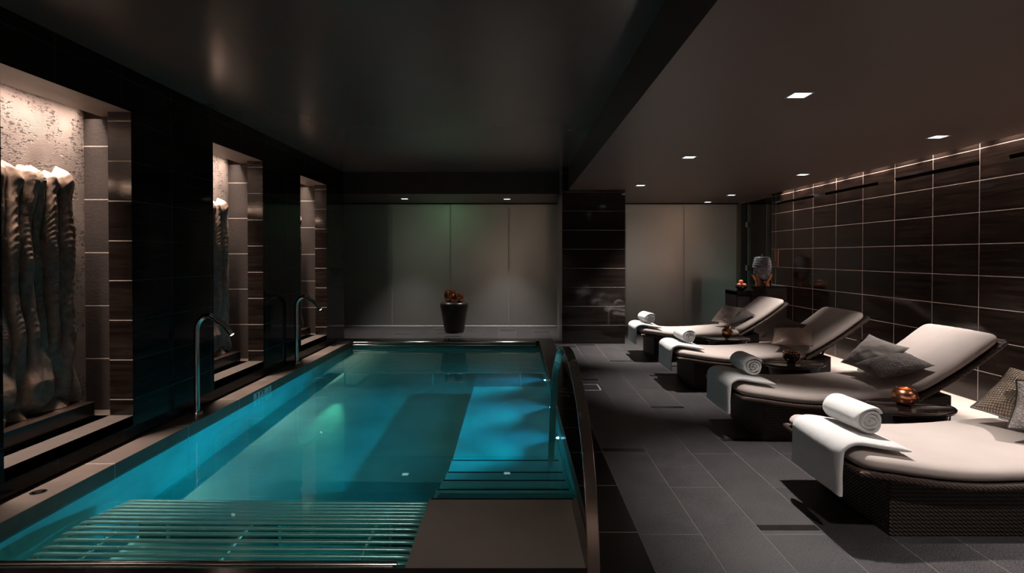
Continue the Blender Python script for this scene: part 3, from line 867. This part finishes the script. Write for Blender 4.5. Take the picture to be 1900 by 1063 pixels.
# ------------------------------------------------------------------ loungers
def seat_z(x):      # top of the wicker frame along the seat, lounger space: x = 0 foot .. 1.36 hinge
    return lerp_table([(0,.352),(.15,.332),(.3,.308),(.45,.290),(.6,.282),(.8,.288),(1.0,.302),(1.2,.318),(1.36,.326)], x)
def sz(x):
    return (seat_z(x-.06)+seat_z(x)*2+seat_z(x+.06))/4
LW = .79
def cushion(fn_top, x0, x1, y0, y1, th, dirz=None, nx=44, ny=26, rx=.06, ry=.05, puff=.012, cr=.09):
    """closed cushion: rounded superellipse edge; fn_top(x) gives base point and normal"""
    m = MB(); vs = []; 
    ns = 10
    def outline(x):
        # corner rounding in plan
        d = min(x-x0, x1-x)
        if d < cr: return cr - math.sqrt(max(0, cr*cr-(cr-d)**2))
        return 0
    sec = []
    for j in range(ny+1): sec.append(('t', j/ny))
    def loop(x):
        ins = outline(x)
        a, b = y0+ins, y1-ins
        d = min(x-x0, x1-x); k = 1 if d > rx else math.sqrt(max(0, 1-((rx-d)/rx)**2))
        k = max(k, .05)
        hgt = th/2*k
        P = []
        for j in range(2*ny):
            if j <= ny: s = j/ny; sg = 1
            else: s = (2*ny-j)/ny; sg = -1
            y = a + (b-a)*(.5-.5*math.cos(PI*s))
            e = min(y-a, b-y); q = 1 if e > ry else math.sqrt(max(0, 1-((ry-e)/ry)**2))
            h = sg*hgt*q + (puff*k*q*math.sin(PI*(y-a)/max(1e-6, b-a)) if sg > 0 else 0)
            P.append((y, h))
        return P
    xs = [x0 + (x1-x0)*(.5-.5*math.cos(PI*i/nx)) for i in range(nx+1)]
    for x in xs:
        bx, bz, tx, tz = fn_top(x)
        nxn, nzn = -tz, tx
        for (y, h) in loop(x):
            hh = h + th/2
            wr = .0025*noise.noise(Vector((x*9, y*22, 3))) if h > 0 else 0
            vs.append((bx + nxn*(hh+wr), y, bz + nzn*(hh+wr)))
    n = 2*ny; fs = []
    for i in range(nx):
        for j in range(n):
            fs.append((i*n+j, (i+1)*n+j, (i+1)*n+(j+1)%n, i*n+(j+1)%n))
    fs.append(tuple(range(n))); fs.append(tuple(nx*n+j for j in range(n-1,-1,-1)))
    m.add(vs, fs); return m
def seat_fn(x):
    d = .01; s = (sz(x+d)-sz(x-d))/(2*d); L = math.hypot(1, s)
    return x, sz(x), 1/L, s/L
BA = R(33)
def back_fn(s):     # s along the back
    s2 = s
    bow = .018*math.sin(PI*s/.74)
    c, n_ = math.cos(BA), math.sin(BA)
    return 1.30 + s2*c + bow*n_, .345 + s2*n_ - bow*c, c, n_
def make_lounger(label):
    t = thing('sun_lounger', label, 'sun lounger', (0,0,0), 0, 'wicker sun loungers in a row')
    # base: side walls follow the dipping seat line
    x0, x1, ya, yb = .19, 1.60, .07, LW-.07
    n = 30; m = MB(); vs = []
    for i in range(n+1):
        x = x0 + (x1-x0)*i/n
        zt = (sz(x) if x < 1.36 else .326 + (x-1.36)*.12) - .012
        for (y, z) in ((ya,.0),(yb,.0),(yb,zt),(ya,zt)): vs.append((x,y,z))
    fs = []
    for i in range(n):
        for k in range(4): fs.append((i*4+k,(i)*4+(k+1)%4,(i+1)*4+(k+1)%4,(i+1)*4+k))
    fs.append((3,2,1,0)); fs.append((n*4,n*4+1,n*4+2,n*4+3))
    fs = [tuple(reversed(f)) for f in fs]
    m.add(vs, fs); m.build('base', M['wicker'], t, bevel=.006)
    m = MB(); m.box(x0+.05, x1-.05, ya+.04, yb-.04, -.0, .012)
    # deck panel under the cushion with a braided rim
    m = MB(); vs = []; fs = []; n = 34
    for i in range(n+1):
        x = .015 + (1.36-.015)*i/n; zt = sz(x)
        for (y, z) in ((.012,zt-.032),(LW-.012,zt-.032),(LW-.012,zt+.0),(.012,zt+.0)): vs.append((x,y,z))
    for i in range(n):
        for k in range(4): fs.append((i*4+(k+1)%4, i*4+k, (i+1)*4+k, (i+1)*4+(k+1)%4))
    fs.append((0,1,2,3)); fs.append((n*4+3,n*4+2,n*4+1,n*4))
    m.add(vs, fs); m.build('seat_frame', M['wicker'], t, bevel=.005)
    m = MB(); pts = []
    for i in range(n+1):
        x = .01 + 1.35*i/n; pts.append((x, .004, sz(x)-.014))
    pts2 = [(p[0], LW-.004, p[2]) for p in reversed(pts)]
    m.tube(pts2 + [(.0, LW*.75, sz(0)-.014), (.0, LW*.25, sz(0)-.014)] + pts, .0155, 8)
    m.build('braided_rim', M['braid'], t, smooth=60)
    # seat cushion
    m = cushion(lambda x: seat_fn(x), .0, 1.34, .004, LW-.004, .072)
    m.build('seat_cushion', M['mattress'], t, smooth=50)
    # backrest
    m = MB(); vs = []; fs = []; n = 16
    for i in range(n+1):
        s = -.02 + .80*i/n; bx, bz, tx, tz = back_fn(max(0, min(.76, s)))
        if s < 0: bx += s*tx; bz += s*tz
        if s > .76: bx += (s-.76)*tx; bz += (s-.76)*tz
        for (y, h) in ((.01,-.032),(LW-.01,-.032),(LW-.01,-.002),(.01,-.002)):
            vs.append((bx - tz*h, y, bz + tx*h))
    for i in range(n):
        for k in range(4): fs.append((i*4+(k+1)%4, i*4+k, (i+1)*4+k, (i+1)*4+(k+1)%4))
    fs.append((0,1,2,3)); fs.append((n*4+3,n*4+2,n*4+1,n*4))
    m.add(vs, fs); bf = m.build('back_frame', M['wicker'], t, bevel=.005)
    m = MB(); e = [(back_fn(min(.76, max(0, s)))) for s in [.78*i/12 for i in range(13)]]
    a = [(q[0]+q[3]*.018, .004, q[1]-q[2]*.018) for q in e]; b = [(q[0], LW-.004, q[2]) for q in a]
    m.tube(a + list(reversed(b)), .0155, 8); m.build('braided_edge', M['braid'], bf, smooth=60)
    for yy in (.12, LW-.12):
        m = MB(); m.tube([(1.50,yy,.30),(1.62,yy,.51)], .012, 8); m.build('back_strut', M['darktrim'], t, smooth=50)
    m = cushion(back_fn, .0, .77, .012, LW-.012, .066, nx=30, puff=.010)
    m.build('back_cushion', M['mattress'], t, smooth=50)
    return t
LY = {4: 2.71, 3: 4.15, 2: 5.77, 1: 7.5}
X0 = 1.655
lab = {4: 'wicker sun lounger nearest the camera, its backrest out of frame',
       3: 'wicker sun lounger second from the camera, backrest top brightly lit',
       2: 'wicker sun lounger third from the camera, with brown knit and satin pillows',
       1: 'wicker sun lounger farthest away, before the frosted glass and drinks counter'}
lp = make_lounger(lab[4]); lp.location = (X0, LY[4], 0)
for k in (3,2,1): copy_tree(lp, (X0, LY[k], 0), lab[k])

# pillows
def pillow(name, label, P0, Pu, Pv, th, mat, grp, welt=None, seed=0):
    P0, Pu, Pv = Vector(P0), Vector(Pu), Vector(Pv)
    u = Pu-P0; v = Pv-P0; c = P0 + (u+v)/2 + Vector((0,0,.012))
    L1, L2 = u.length, v.length
    ux = u.normalized(); nz = ux.cross(v).normalized()
    if nz.z < 0: nz = -nz
    vy = nz.cross(ux)
    if vy.dot(v) < 0: vy = -vy
    N = 26
    def pt(a, b, s):
        pin = .085
        x = a*(1 - pin*(1-b*b)*abs(a)**1.5); y = b*(1 - pin*(1-a*a)*abs(b)**1.5)
        e = (max(0, 1-a*a)**.62)*(max(0, 1-b*b)**.62)
        h = s*th/2*e
        h += .010*noise.noise(Vector((a*2.4+seed, b*2.4, s*2)))*e**.5
        h += .006*noise.noise(Vector((a*6+seed, b*6, s*5)))*(e**.5)
        # gentle settling
        return Vector((x*L1/2, y*L2/2, h))
    m = MB()
    m.grid(lambda i, j: pt(2*i-1, 2*j-1, 1), N, N)
    m.grid(lambda i, j: pt(1-2*i, 2*j-1, -1), N, N)
    o = m.build(name, mat, smooth=75)
    me = o.data
    uv = me.uv_layers.new(name='UVMap')
    for lp_ in me.loops:
        co = me.vertices[lp_.vertex_index].co; uv.data[lp_.index].uv = (co.x/L1+.5, co.y/L1+.5)
    bm_w = .006
    o.matrix_world = Matrix.Translation(c) @ Matrix((ux, vy, nz)).transposed().to_4x4()
    tag(o, label, 'pillow', grp)
    if welt:
        m = MB(); ring = []
        K = 24
        for q in range(4):
            for k in range(K):
                s = 2*k/K-1
                a, b = ((s,-1),(1,s),(-s,1),(-1,-s))[q]
                ring.append(pt(a, b, 0))
        ring.append(ring[0])
        m.tube(ring, .005, 6, caps=False); m.build('piping', welt, o, smooth=60)
    return o
G = 'pillows on the loungers'
def rel(k, p): return (p[0], LY[k]+p[1], p[2])
pillow('throw_pillow','basket-weave bronze pillow, back one on the nearest lounger at the right edge', rel(4,(2.69,.66,.44)), rel(4,(2.96,.70,.68)), rel(4,(2.86,.27,.44)), .13, M['basket'], G, M['darktrim'], 1)
pillow('throw_pillow','grey quilted pillow, front one on the nearest lounger at the right edge', rel(4,(2.64,.33,.44)), rel(4,(2.86,.52,.66)), rel(4,(2.91,.02,.46)), .13, M['quilt'], G, M['darktrim'], 2)
pillow('throw_pillow','smooth grey pillow, back one on the second lounger from the camera', rel(3,(2.74,.68,.43)), rel(3,(3.00,.70,.67)), rel(3,(2.89,.31,.44)), .13, M['grey_cloth'], G, None, 3)
pillow('throw_pillow','dark grey crackle-textured pillow, front one on the second lounger from the camera', rel(3,(2.73,.12,.448)), rel(3,(3.12,.08,.548)), rel(3,(2.80,.49,.498)), .13, M['crackle_grey'], G, None, 4)
pillow('throw_pillow','dark brown chunky knit pillow, back one on the third lounger from the camera', rel(2,(2.75,.66,.43)), rel(2,(3.04,.68,.65)), rel(2,(2.87,.29,.44)), .13, M['knit'], G, None, 5)
pillow('throw_pillow','shiny bronze satin pillow, front one on the third lounger from the camera', rel(2,(2.61,.15,.46)), rel(2,(2.95,-.03,.465)), rel(2,(2.89,.43,.58)), .13, M['satin_bronze'], G, M['satin_bronze'], 6)
pillow('throw_pillow','smooth taupe satin pillow, back one on the farthest lounger', rel(1,(2.73,.46,.44)), rel(1,(2.94,.52,.67)), rel(1,(2.88,.11,.46)), .12, M['satin_taupe'], G, None, 7)
pillow('throw_pillow','dark brown textured pillow, front one on the farthest lounger', rel(1,(2.86,.09,.455)), rel(1,(3.21,.08,.58)), rel(1,(2.86,.43,.52)), .12, M['crackle_dark'], G, None, 8)

# towels
def folded_towel(label):
    m = MB()
    Wd = .49
    # path in x,z of the middle surface, foot end to the top
    P = smooth_path([(-.052,0,.20),(-.054,0,.28),(-.053,0,.37),(-.042,0,.430),(.005,0,.458),(.08,0,.453),(.18,0,.439),(.29,0,.422)], 6)
    th = .032; n = len(P); vs = []; fs = []; K = 28
    for i, p in enumerate(P):
        t = (P[min(i+1,n-1)]-P[max(i-1,0)]).normalized(); nr = Vector((-t.z,0,t.x))
        for j in range(K):
            a = 2*PI*j/K
            cy, cz = math.cos(a), math.sin(a)
            sy = math.copysign(abs(cy)**.22, cy); szz = math.copysign(abs(cz)**.6, cz)
            f = 1
            if i > n-5: f = math.sqrt(max(.03, 1-((i-(n-5))/4.2)**2))
            y = Wd/2 + sy*(Wd/2)*(1-.0*i)
            w = .006*noise.noise(Vector((i*.12, y*7, 2)))
            if i < 14: w += .008*math.sin(y*26+.6)*(14-i)/14
            q = p + nr*(szz*th/2*f + w)
            if i == 0: q = q + Vector((0,0,.006*math.sin(y*30)))
            vs.append((q.x, y, q.z))
    for i in range(n-1):
        for j in range(K): fs.append((i*K+j, i*K+(j+1)%K, (i+1)*K+(j+1)%K, (i+1)*K+j))
    fs.append(tuple(range(K-1,-1,-1))); fs.append(tuple((n-1)*K+j for j in range(K)))
    m.add(vs, fs)
    o = m.build('folded_towel', M['towel'], smooth=60)
    return tag(o, label, 'towel', 'folded towels over the lounger feet')
def towel_roll(label):
    m = MB(); turns = 3.4; n = 110; L = .30; th = .0105
    Rr = .081; pts_o = []; pts_i = []
    for k in range(n+1):
        a = turns*2*PI*k/n; r = Rr - (Rr-.012)*(k/n)
        wv = 1 + .03*math.sin(a*3.3)
        pts_o.append((r*math.cos(a+.6)*1.04*wv, r*math.sin(a+.6)*.95*wv)); rr = max(.002, r-th*1.75)
        pts_i.append((rr*math.cos(a+.6)*1.04*wv, rr*math.sin(a+.6)*.95*wv))
    prof = pts_o + list(reversed(pts_i)); K = len(prof)
    ys = [0,.010,.022,.06,.12,.18,.24,.278,.290,L]
    vs = []; fs = []
    cen = [((pts_o[min(k,n)][0]+pts_i[min(k,n)][0])/2, (pts_o[min(k,n)][1]+pts_i[min(k,n)][1])/2) for k in range(n+1)]
    cen = cen + list(reversed(cen))
    for y in ys:
        e = min(y, L-y); q = 1 if e > .02 else .45+.55*math.sqrt(1-((.02-e)/.02)**2)
        for k, (x, z) in enumerate(prof):
            cx, cz = cen[k]
            kk = k if k <= n else K-1-k
            bulge = .008*math.sin(kk*.35)*(1 if y in (0, L) else 0)
            w = 1 + .012*noise.noise(Vector((x*20, y*14, z*20)))
            vs.append(((cx+(x-cx)*q)*w, y + bulge*(-1 if y == 0 else 1), (cz+(z-cz)*q)*w))
    for i in range(len(ys)-1):
        for k in range(K): fs.append((i*K+k, i*K+(k+1)%K, (i+1)*K+(k+1)%K, (i+1)*K+k))
    for base, rev in ((0, False), ((len(ys)-1)*K, True)):
        for k in range(n):
            f = (base+k, base+k+1, base+K-2-k, base+K-1-k)
            fs.append(tuple(reversed(f)) if rev else f)
    m.add(vs, fs)
    o = m.build('rolled_towel', M['towel'], smooth=70)
    return tag(o, label, 'towel', 'rolled towels on the lounger feet')
tf = tr = None
where = {4:'nearest lounger',3:'second lounger from the camera',2:'third lounger from the camera',1:'farthest lounger'}
for k in (4,3,2,1):
    lf = 'folded white towel hanging over the foot of the ' + where[k]; lr = 'rolled white towel on the foot of the ' + where[k]
    if tf is None: tf = folded_towel(lf); a = tf
    else: a = tf.copy(); COL.objects.link(a); a['label'] = lf
    a.location = (X0, LY[k]+.06 + (.02 if k == 3 else 0), .001)
    if tr is None: tr = towel_roll(lr); b = tr
    else: b = tr.copy(); COL.objects.link(b); b['label'] = lr
    b.location = (X0+.175, LY[k]+.20, .533); b.rotation_euler = (R(0),0,R({4:4,3:0,2:3,1:8}[k]))

# tables with bowls
def table(label):
    t = thing('side_table', label, 'side table', (0,0,0), 0, 'oval side tables between loungers')
    m = MB(); m.lathe([(.16,0),(.165,.01),(.20,.16),(.245,.33),(.25,.342)], 48, sy=.72); m.build('pedestal', M['lacquer'], t, smooth=40)
    m = MB(); m.lathe([(.24,.342),(.282,.348),(.292,.358),(.292,.366),(.285,.373),(.270,.3745),(.262,.3715),(.01,.3715)], 64, sy=.72); m.build('tabletop', M['lacquer'], t, smooth=40)
    return t
TP = {3:(2.655,3.82),2:(2.62,5.36),1:(2.60,6.99)}
tb = table('oval dark lacquer side table between the two nearest loungers'); tb.location = (*TP[3],0)
copy_tree(tb, (*TP[2],0), 'oval dark lacquer side table between second and third loungers, holding a dark bowl')
copy_tree(tb, (*TP[1],0), 'oval dark lacquer side table farthest away, holding the crown-rimmed copper vase')
TZ = .3725
def bowl(r, h, open_r):
    p = [(r*.45,0),(r*.62,h*.04)]
    for k in range(1, 12):
        a = -PI/2 + .5 + (PI-.5-.62)*k/11
        p.append((r*math.cos(a)**.8 if math.cos(a) > 0 else 0, h*.5 + h*.5*math.sin(a)))
    rr, zz = p[-1]; p += [(rr-.004, zz+.002), (rr-.010, zz-.004), (rr*.95, zz-.02), (r*.8, h*.45), (r*.5, h*.2), (.003, h*.16)]
    return p
m = MB(); m.lathe(bowl(.079,.122,.05), 44)
o = tag(m.build('candle_bowl', M['copper'], smooth=50), 'round hammered copper candle bowl on the nearest side table', 'candle holder'); o.location = (TP[3][0]-.005, TP[3][1]+.03, TZ)
m = MB(); m.lathe([(.018,.02),(.019,.055),(.003,.056)], 16); m.build('candle', M['signtile'], o, smooth=40)
m = MB(); m.lathe([(.002,.058),(.006,.066),(.004,.078),(.0008,.088)], 12); m.build('flame', M['flame'], o, smooth=60)
point((TP[3][0]-.005, TP[3][1]+.03, TZ+.10), .25, (1,.5,.2), .012)
m = MB(); m.lathe([(.035,0),(.04,.004),(.036,.012),(.06,.03),(.074,.055),(.077,.075),(.074,.095),(.070,.096),(.066,.075),(.04,.03),(.003,.028)], 40)
o = tag(m.build('candle_bowl', M['bowl_d'], smooth=50), 'dark footed bowl with copper beaded rim on the middle side table', 'bowl'); o.location = (TP[2][0]-.01, TP[2][1]+.0, TZ)
m = MB()
for k in range(18):
    a = 2*PI*k/18; m.lathe([(.002,-.007),(.006,-.004),(.0075,0),(.006,.004),(.002,.007)], 8, (.070*math.cos(a), .070*math.sin(a), .100))
m.build('beaded_rim', M['copper_d'], o, smooth=60)
m = MB(); pr = [(.022,0),(.030,.003),(.045,.02),(.060,.045),(.066,.072),(.060,.098),(.044,.116),(.038,.122)]
def wob(a, z): return 1 + (.03*math.cos(8*a))
m.lathe(pr + [(.042,.140),(.038,.139),(.032,.12),(.05,.09),(.003,.03)], 48, wob=lambda a, z: 1+.02*math.cos(8*a+z*30))
o = tag(m.build('crowned_vase', M['copper_d'], smooth=50), 'bright copper pomegranate-shaped vase with crown rim on the farthest side table', 'vase'); o.location = (TP[1][0]+.0, TP[1][1]-.02, TZ)
m = MB()
for k in range(7):
    a = 2*PI*k/7; c, s = math.cos(a), math.sin(a)
    m.add([(.040*c-.014*s,.040*s+.014*c,.134),(.040*c+.014*s,.040*s-.014*c,.134),(.05*c,.05*s,.160),(.034*c-.012*s,.034*s+.012*c,.134),(.034*c+.012*s,.034*s-.012*c,.134),(.046*c,.046*s,.159)],
          [(0,1,2),(5,4,3),(0,2,5,3),(1,4,5,2)])
m.build('crown', M['copper_d'], o, smooth=30)

# far jar with two copper bowls
m = MB(); m.lathe([(.165,0),(.175,.012),(.18,.03),(.205,.18),(.235,.36),(.256,.46),(.262,.50),(.258,.525),(.24,.545),(.21,.552),(.01,.553)], 56)
o = tag(m.build('stool_jar', M['jar'], smooth=50), 'dark tapered ceramic stool standing before the frosted glass', 'stool'); o.location = (-1.13,10.3,0)
def cbowl(r, h): return [(r*.5,0),(r*.75,.01),(r*.97,h*.35),(r,h*.55),(r*.93,h*.86),(r*.82,h),(r*.78,h),(r*.86,h*.8),(r*.9,h*.5),(r*.5,.02),(.003,.018)]
m = MB(); m.lathe(cbowl(.118,.195), 44); o = tag(m.build('copper_bowl', M['copper'], smooth=50), 'larger copper bowl, left one on the dark stool', 'bowl', 'copper bowls on the dark stool'); o.location = (-1.21,10.38,.553)
m = MB(); m.lathe(cbowl(.098,.15), 44); o = tag(m.build('copper_bowl', M['copper'], smooth=50), 'smaller copper bowl, right one on the dark stool', 'bowl', 'copper bowls on the dark stool'); o.location = (-1.035,10.22,.553)

# ------------------------------------------------------------------ drinks counter
t = thing('drinks_cabinet', 'dark cabinet against the tiled wall holding the drinks dispenser', 'cabinet', (3.86,9.14,0))
m = MB(); m.box(0,.515,0,.5,.0,.88); m.build('body', M['cabinet'], t, bevel=.003)
m = MB(); m.box(-.004,.517,-.006,.502,.88,.897); m.build('countertop', M['blackgloss'], t, bevel=.002)
t = thing('low_counter', 'dark counter with glass-fronted panel beside the glass door, holding the fruit bowl', 'counter', (3.62,9.30,0))
m = MB(); m.box(0,.02,0,.5,0,.80); m.box(.02,.235,.35,.5,0,.80); m.box(0,.235,.0,.5,.74,.80); m.build('body', M['cabinet'], t, bevel=.002)
m = MB(); m.box(.02,.235,.02,.035,.02,.72); m.build('front_panel', M['cabinet2'], t)
m = MB(); m.box(-.005,.235,-.01,.5,.80,.815); m.build('countertop', M['blackgloss'], t, bevel=.002)
# dispenser
DC = Vector((4.05, 9.32, .897))
st = thing('dispenser_stand', 'orange-brown wooden stand with four curved legs under the dispenser', 'stand', DC)
for k in range(4):
    a = R(40 + 90*k); c, s = math.cos(a), math.sin(a)
    P = [(.115*c,.115*s,0),(.11*c,.11*s,.06),(.148*c,.148*s,.12),(.168*c,.168*s,.19)]
    mm = MB(); vs = []
    Q = smooth_path(P, 4)
    for i, p in enumerate(Q):
        w = .016; dpt = .040 - .022*i/len(Q)
        for (u, v) in ((-w,-dpt),(w,-dpt),(w,0),(-w,0)):
            vs.append((p.x - s*u + c*v, p.y + c*u + s*v, p.z))
    fs = []
    for i in range(len(Q)-1):
        for j in range(4): fs.append((i*4+j,i*4+(j+1)%4,i*4+4+(j+1)%4,i*4+4+j))
    fs.append((3,2,1,0)); fs.append(tuple((len(Q)-1)*4+j for j in range(4)))
    mm.add(vs, fs); mm.build('leg', M['wood'], st, bevel=.002)
mm = MB(); mm.box(-.10,.10,-.012,.012,.05,.08); mm.box(-.012,.012,-.10,.10,.0505,.0795); mm.build('crossbar', M['wood'], st, bevel=.002)
dp = thing('drinks_dispenser', 'dark ribbed ceramic drinks dispenser on a wooden stand', 'dispenser', DC + Vector((0,0,.085)))
prof = [(.05,.0),(.075,.012)]
for k in range(0, 41):
    q = k/40; z_ = .02 + q*.36; r_ = .078 + .072*math.sin(PI*min(1, q*1.0)**.8*.62+.0) if q < .8 else None
    r_ = .08 + .068*math.sin(PI*(q*.80+.06))**.8
    prof.append((r_ + .0018*math.sin(q*60), z_))
prof += [(.10,.388),(.06,.393),(.01,.394)]
m = MB(); m.lathe(prof, 48); m.build('body', M['ceramic'], dp, smooth=50)
m = MB(); m.lathe([(.055,.394),(.055,.400),(.02,.404),(.010,.410),(.014,.424),(.008,.436),(.002,.438)], 24); m.build('lid', M['chrome'], dp, smooth=50)
m = MB(); m.tube([(-.12,-.03,.10),(-.17,-.05,.105),(-.185,-.055,.10),(-.187,-.056,.07)], [.014,.012,.014,.010], 12); m.build('tap', M['chrome'], dp, smooth=50)
m = MB(); m.tube([(-.178,-.053,.108),(-.180,-.054,.14),(-.183,-.055,.19),(-.184,-.055,.215)], [.007,.008,.018,.010], 12); m.build('tap_lever', M['blackgloss'], dp, smooth=50)
# fruit bowl
fb = tag(MB().lathe([(.05,0),(.055,.006),(.05,.012),(.085,.04),(.098,.07),(.094,.072),(.08,.045),(.003,.02)], 36).build('fruit_bowl', M['blackgloss'], smooth=50),
         'black bowl full of orange fruit on the low counter by the glass door', 'bowl'); fb.location = (3.728,9.38,.816)
ff = None
for k, (dx, dy, dz, lab) in enumerate(((-.042,-.025,.072,'left at the front'),(.035,-.035,.070,'right at the front'),(-.005,.045,.07,'at the back'),(-.004,-.005,.125,'topmost of the pile'))):
    L = 'round orange-red fruit in the black bowl, ' + lab
    if ff is None:
        ff = tag(MB().lathe([(.003,-.030),(.018,-.032),(.032,-.018),(.037,0),(.032,.02),(.017,.030),(.004,.027)], 20).build('fruit', M['orange'], smooth=70), L, 'fruit', 'fruit in the black bowl'); o = ff
        MB().tube([(0,0,.026),(.002,0,.036)], .002, 6).build('stem', M['plaque'], ff)
    else: o = copy_tree(ff, (0,0,0), L)
    o.location = (3.728+dx, 9.38+dy, .833+dz)

# wall plaque and socket
t = thing('wall_plaque', 'small brown wooden notice plaque on the tiled wall above the dispenser', 'plaque', (WX-.001,9.53,1.35))
m = MB(); m.box(-.014,0,-.085,.085,-.15,.15); m.build('board', M['plaque'], t, bevel=.002)
m = MB()
for k in range(5): m.box(-.0155,-.0135,-.012,.012,.10-.035*k,.115-.035*k)
m.build('marks', M['lamprim'], t)
t = thing('wall_socket', 'small black socket box low on the tiled wall behind the third lounger', 'socket', (WX-.001,7.19,.27))
m = MB(); m.box(-.02,0,-.05,.05,-.06,.06); m.build('plate', M['blackgloss'], t, bevel=.003)
m = MB(); m.box(-.024,-.019,-.03,.03,-.04,.04); m.build('cover', M['darktrim'], t)

for o in CAUS: o.cycles.is_caustics_receiver = True
for o in bpy.data.objects:
    if o.type == 'MESH' and o.parent and o.parent.name.startswith('bubble_lounger'): o.cycles.is_caustics_receiver = True

# ------------------------------------------------------------------ world, camera, view
w = bpy.data.worlds.new('world'); SC.world = w; w.use_nodes = True
w.node_tree.nodes['Background'].inputs[0].default_value = (.02,.018,.018,1)
w.node_tree.nodes['Background'].inputs[1].default_value = 0.0
cam = bpy.data.cameras.new('camera'); co = bpy.data.objects.new('camera', cam); COL.objects.link(co); SC.camera = co
F = 1050.0
cam.sensor_width = 36; cam.sensor_fit = 'HORIZONTAL'; cam.lens = F/1900*36
PITCH = R(.65)
co.location = (0,0,H); co.rotation_euler = (R(90)-PITCH, 0, 0)
cam.shift_x = -8/1900
cam.shift_y = -(56.5 - F*math.tan(PITCH))/1900
cam.clip_start = .05; cam.clip_end = 60
SC.view_settings.view_transform = 'Standard'; SC.view_settings.look = 'None'
SC.view_settings.exposure = 0; SC.view_settings.gamma = 1
SC.view_settings.use_curve_mapping = False
SC.cycles.max_bounces = 10; SC.cycles.diffuse_bounces = 4; SC.cycles.glossy_bounces = 5; SC.cycles.transmission_bounces = 8
SC.cycles.sample_clamp_indirect = 8
SC.cycles.blur_glossy = .5
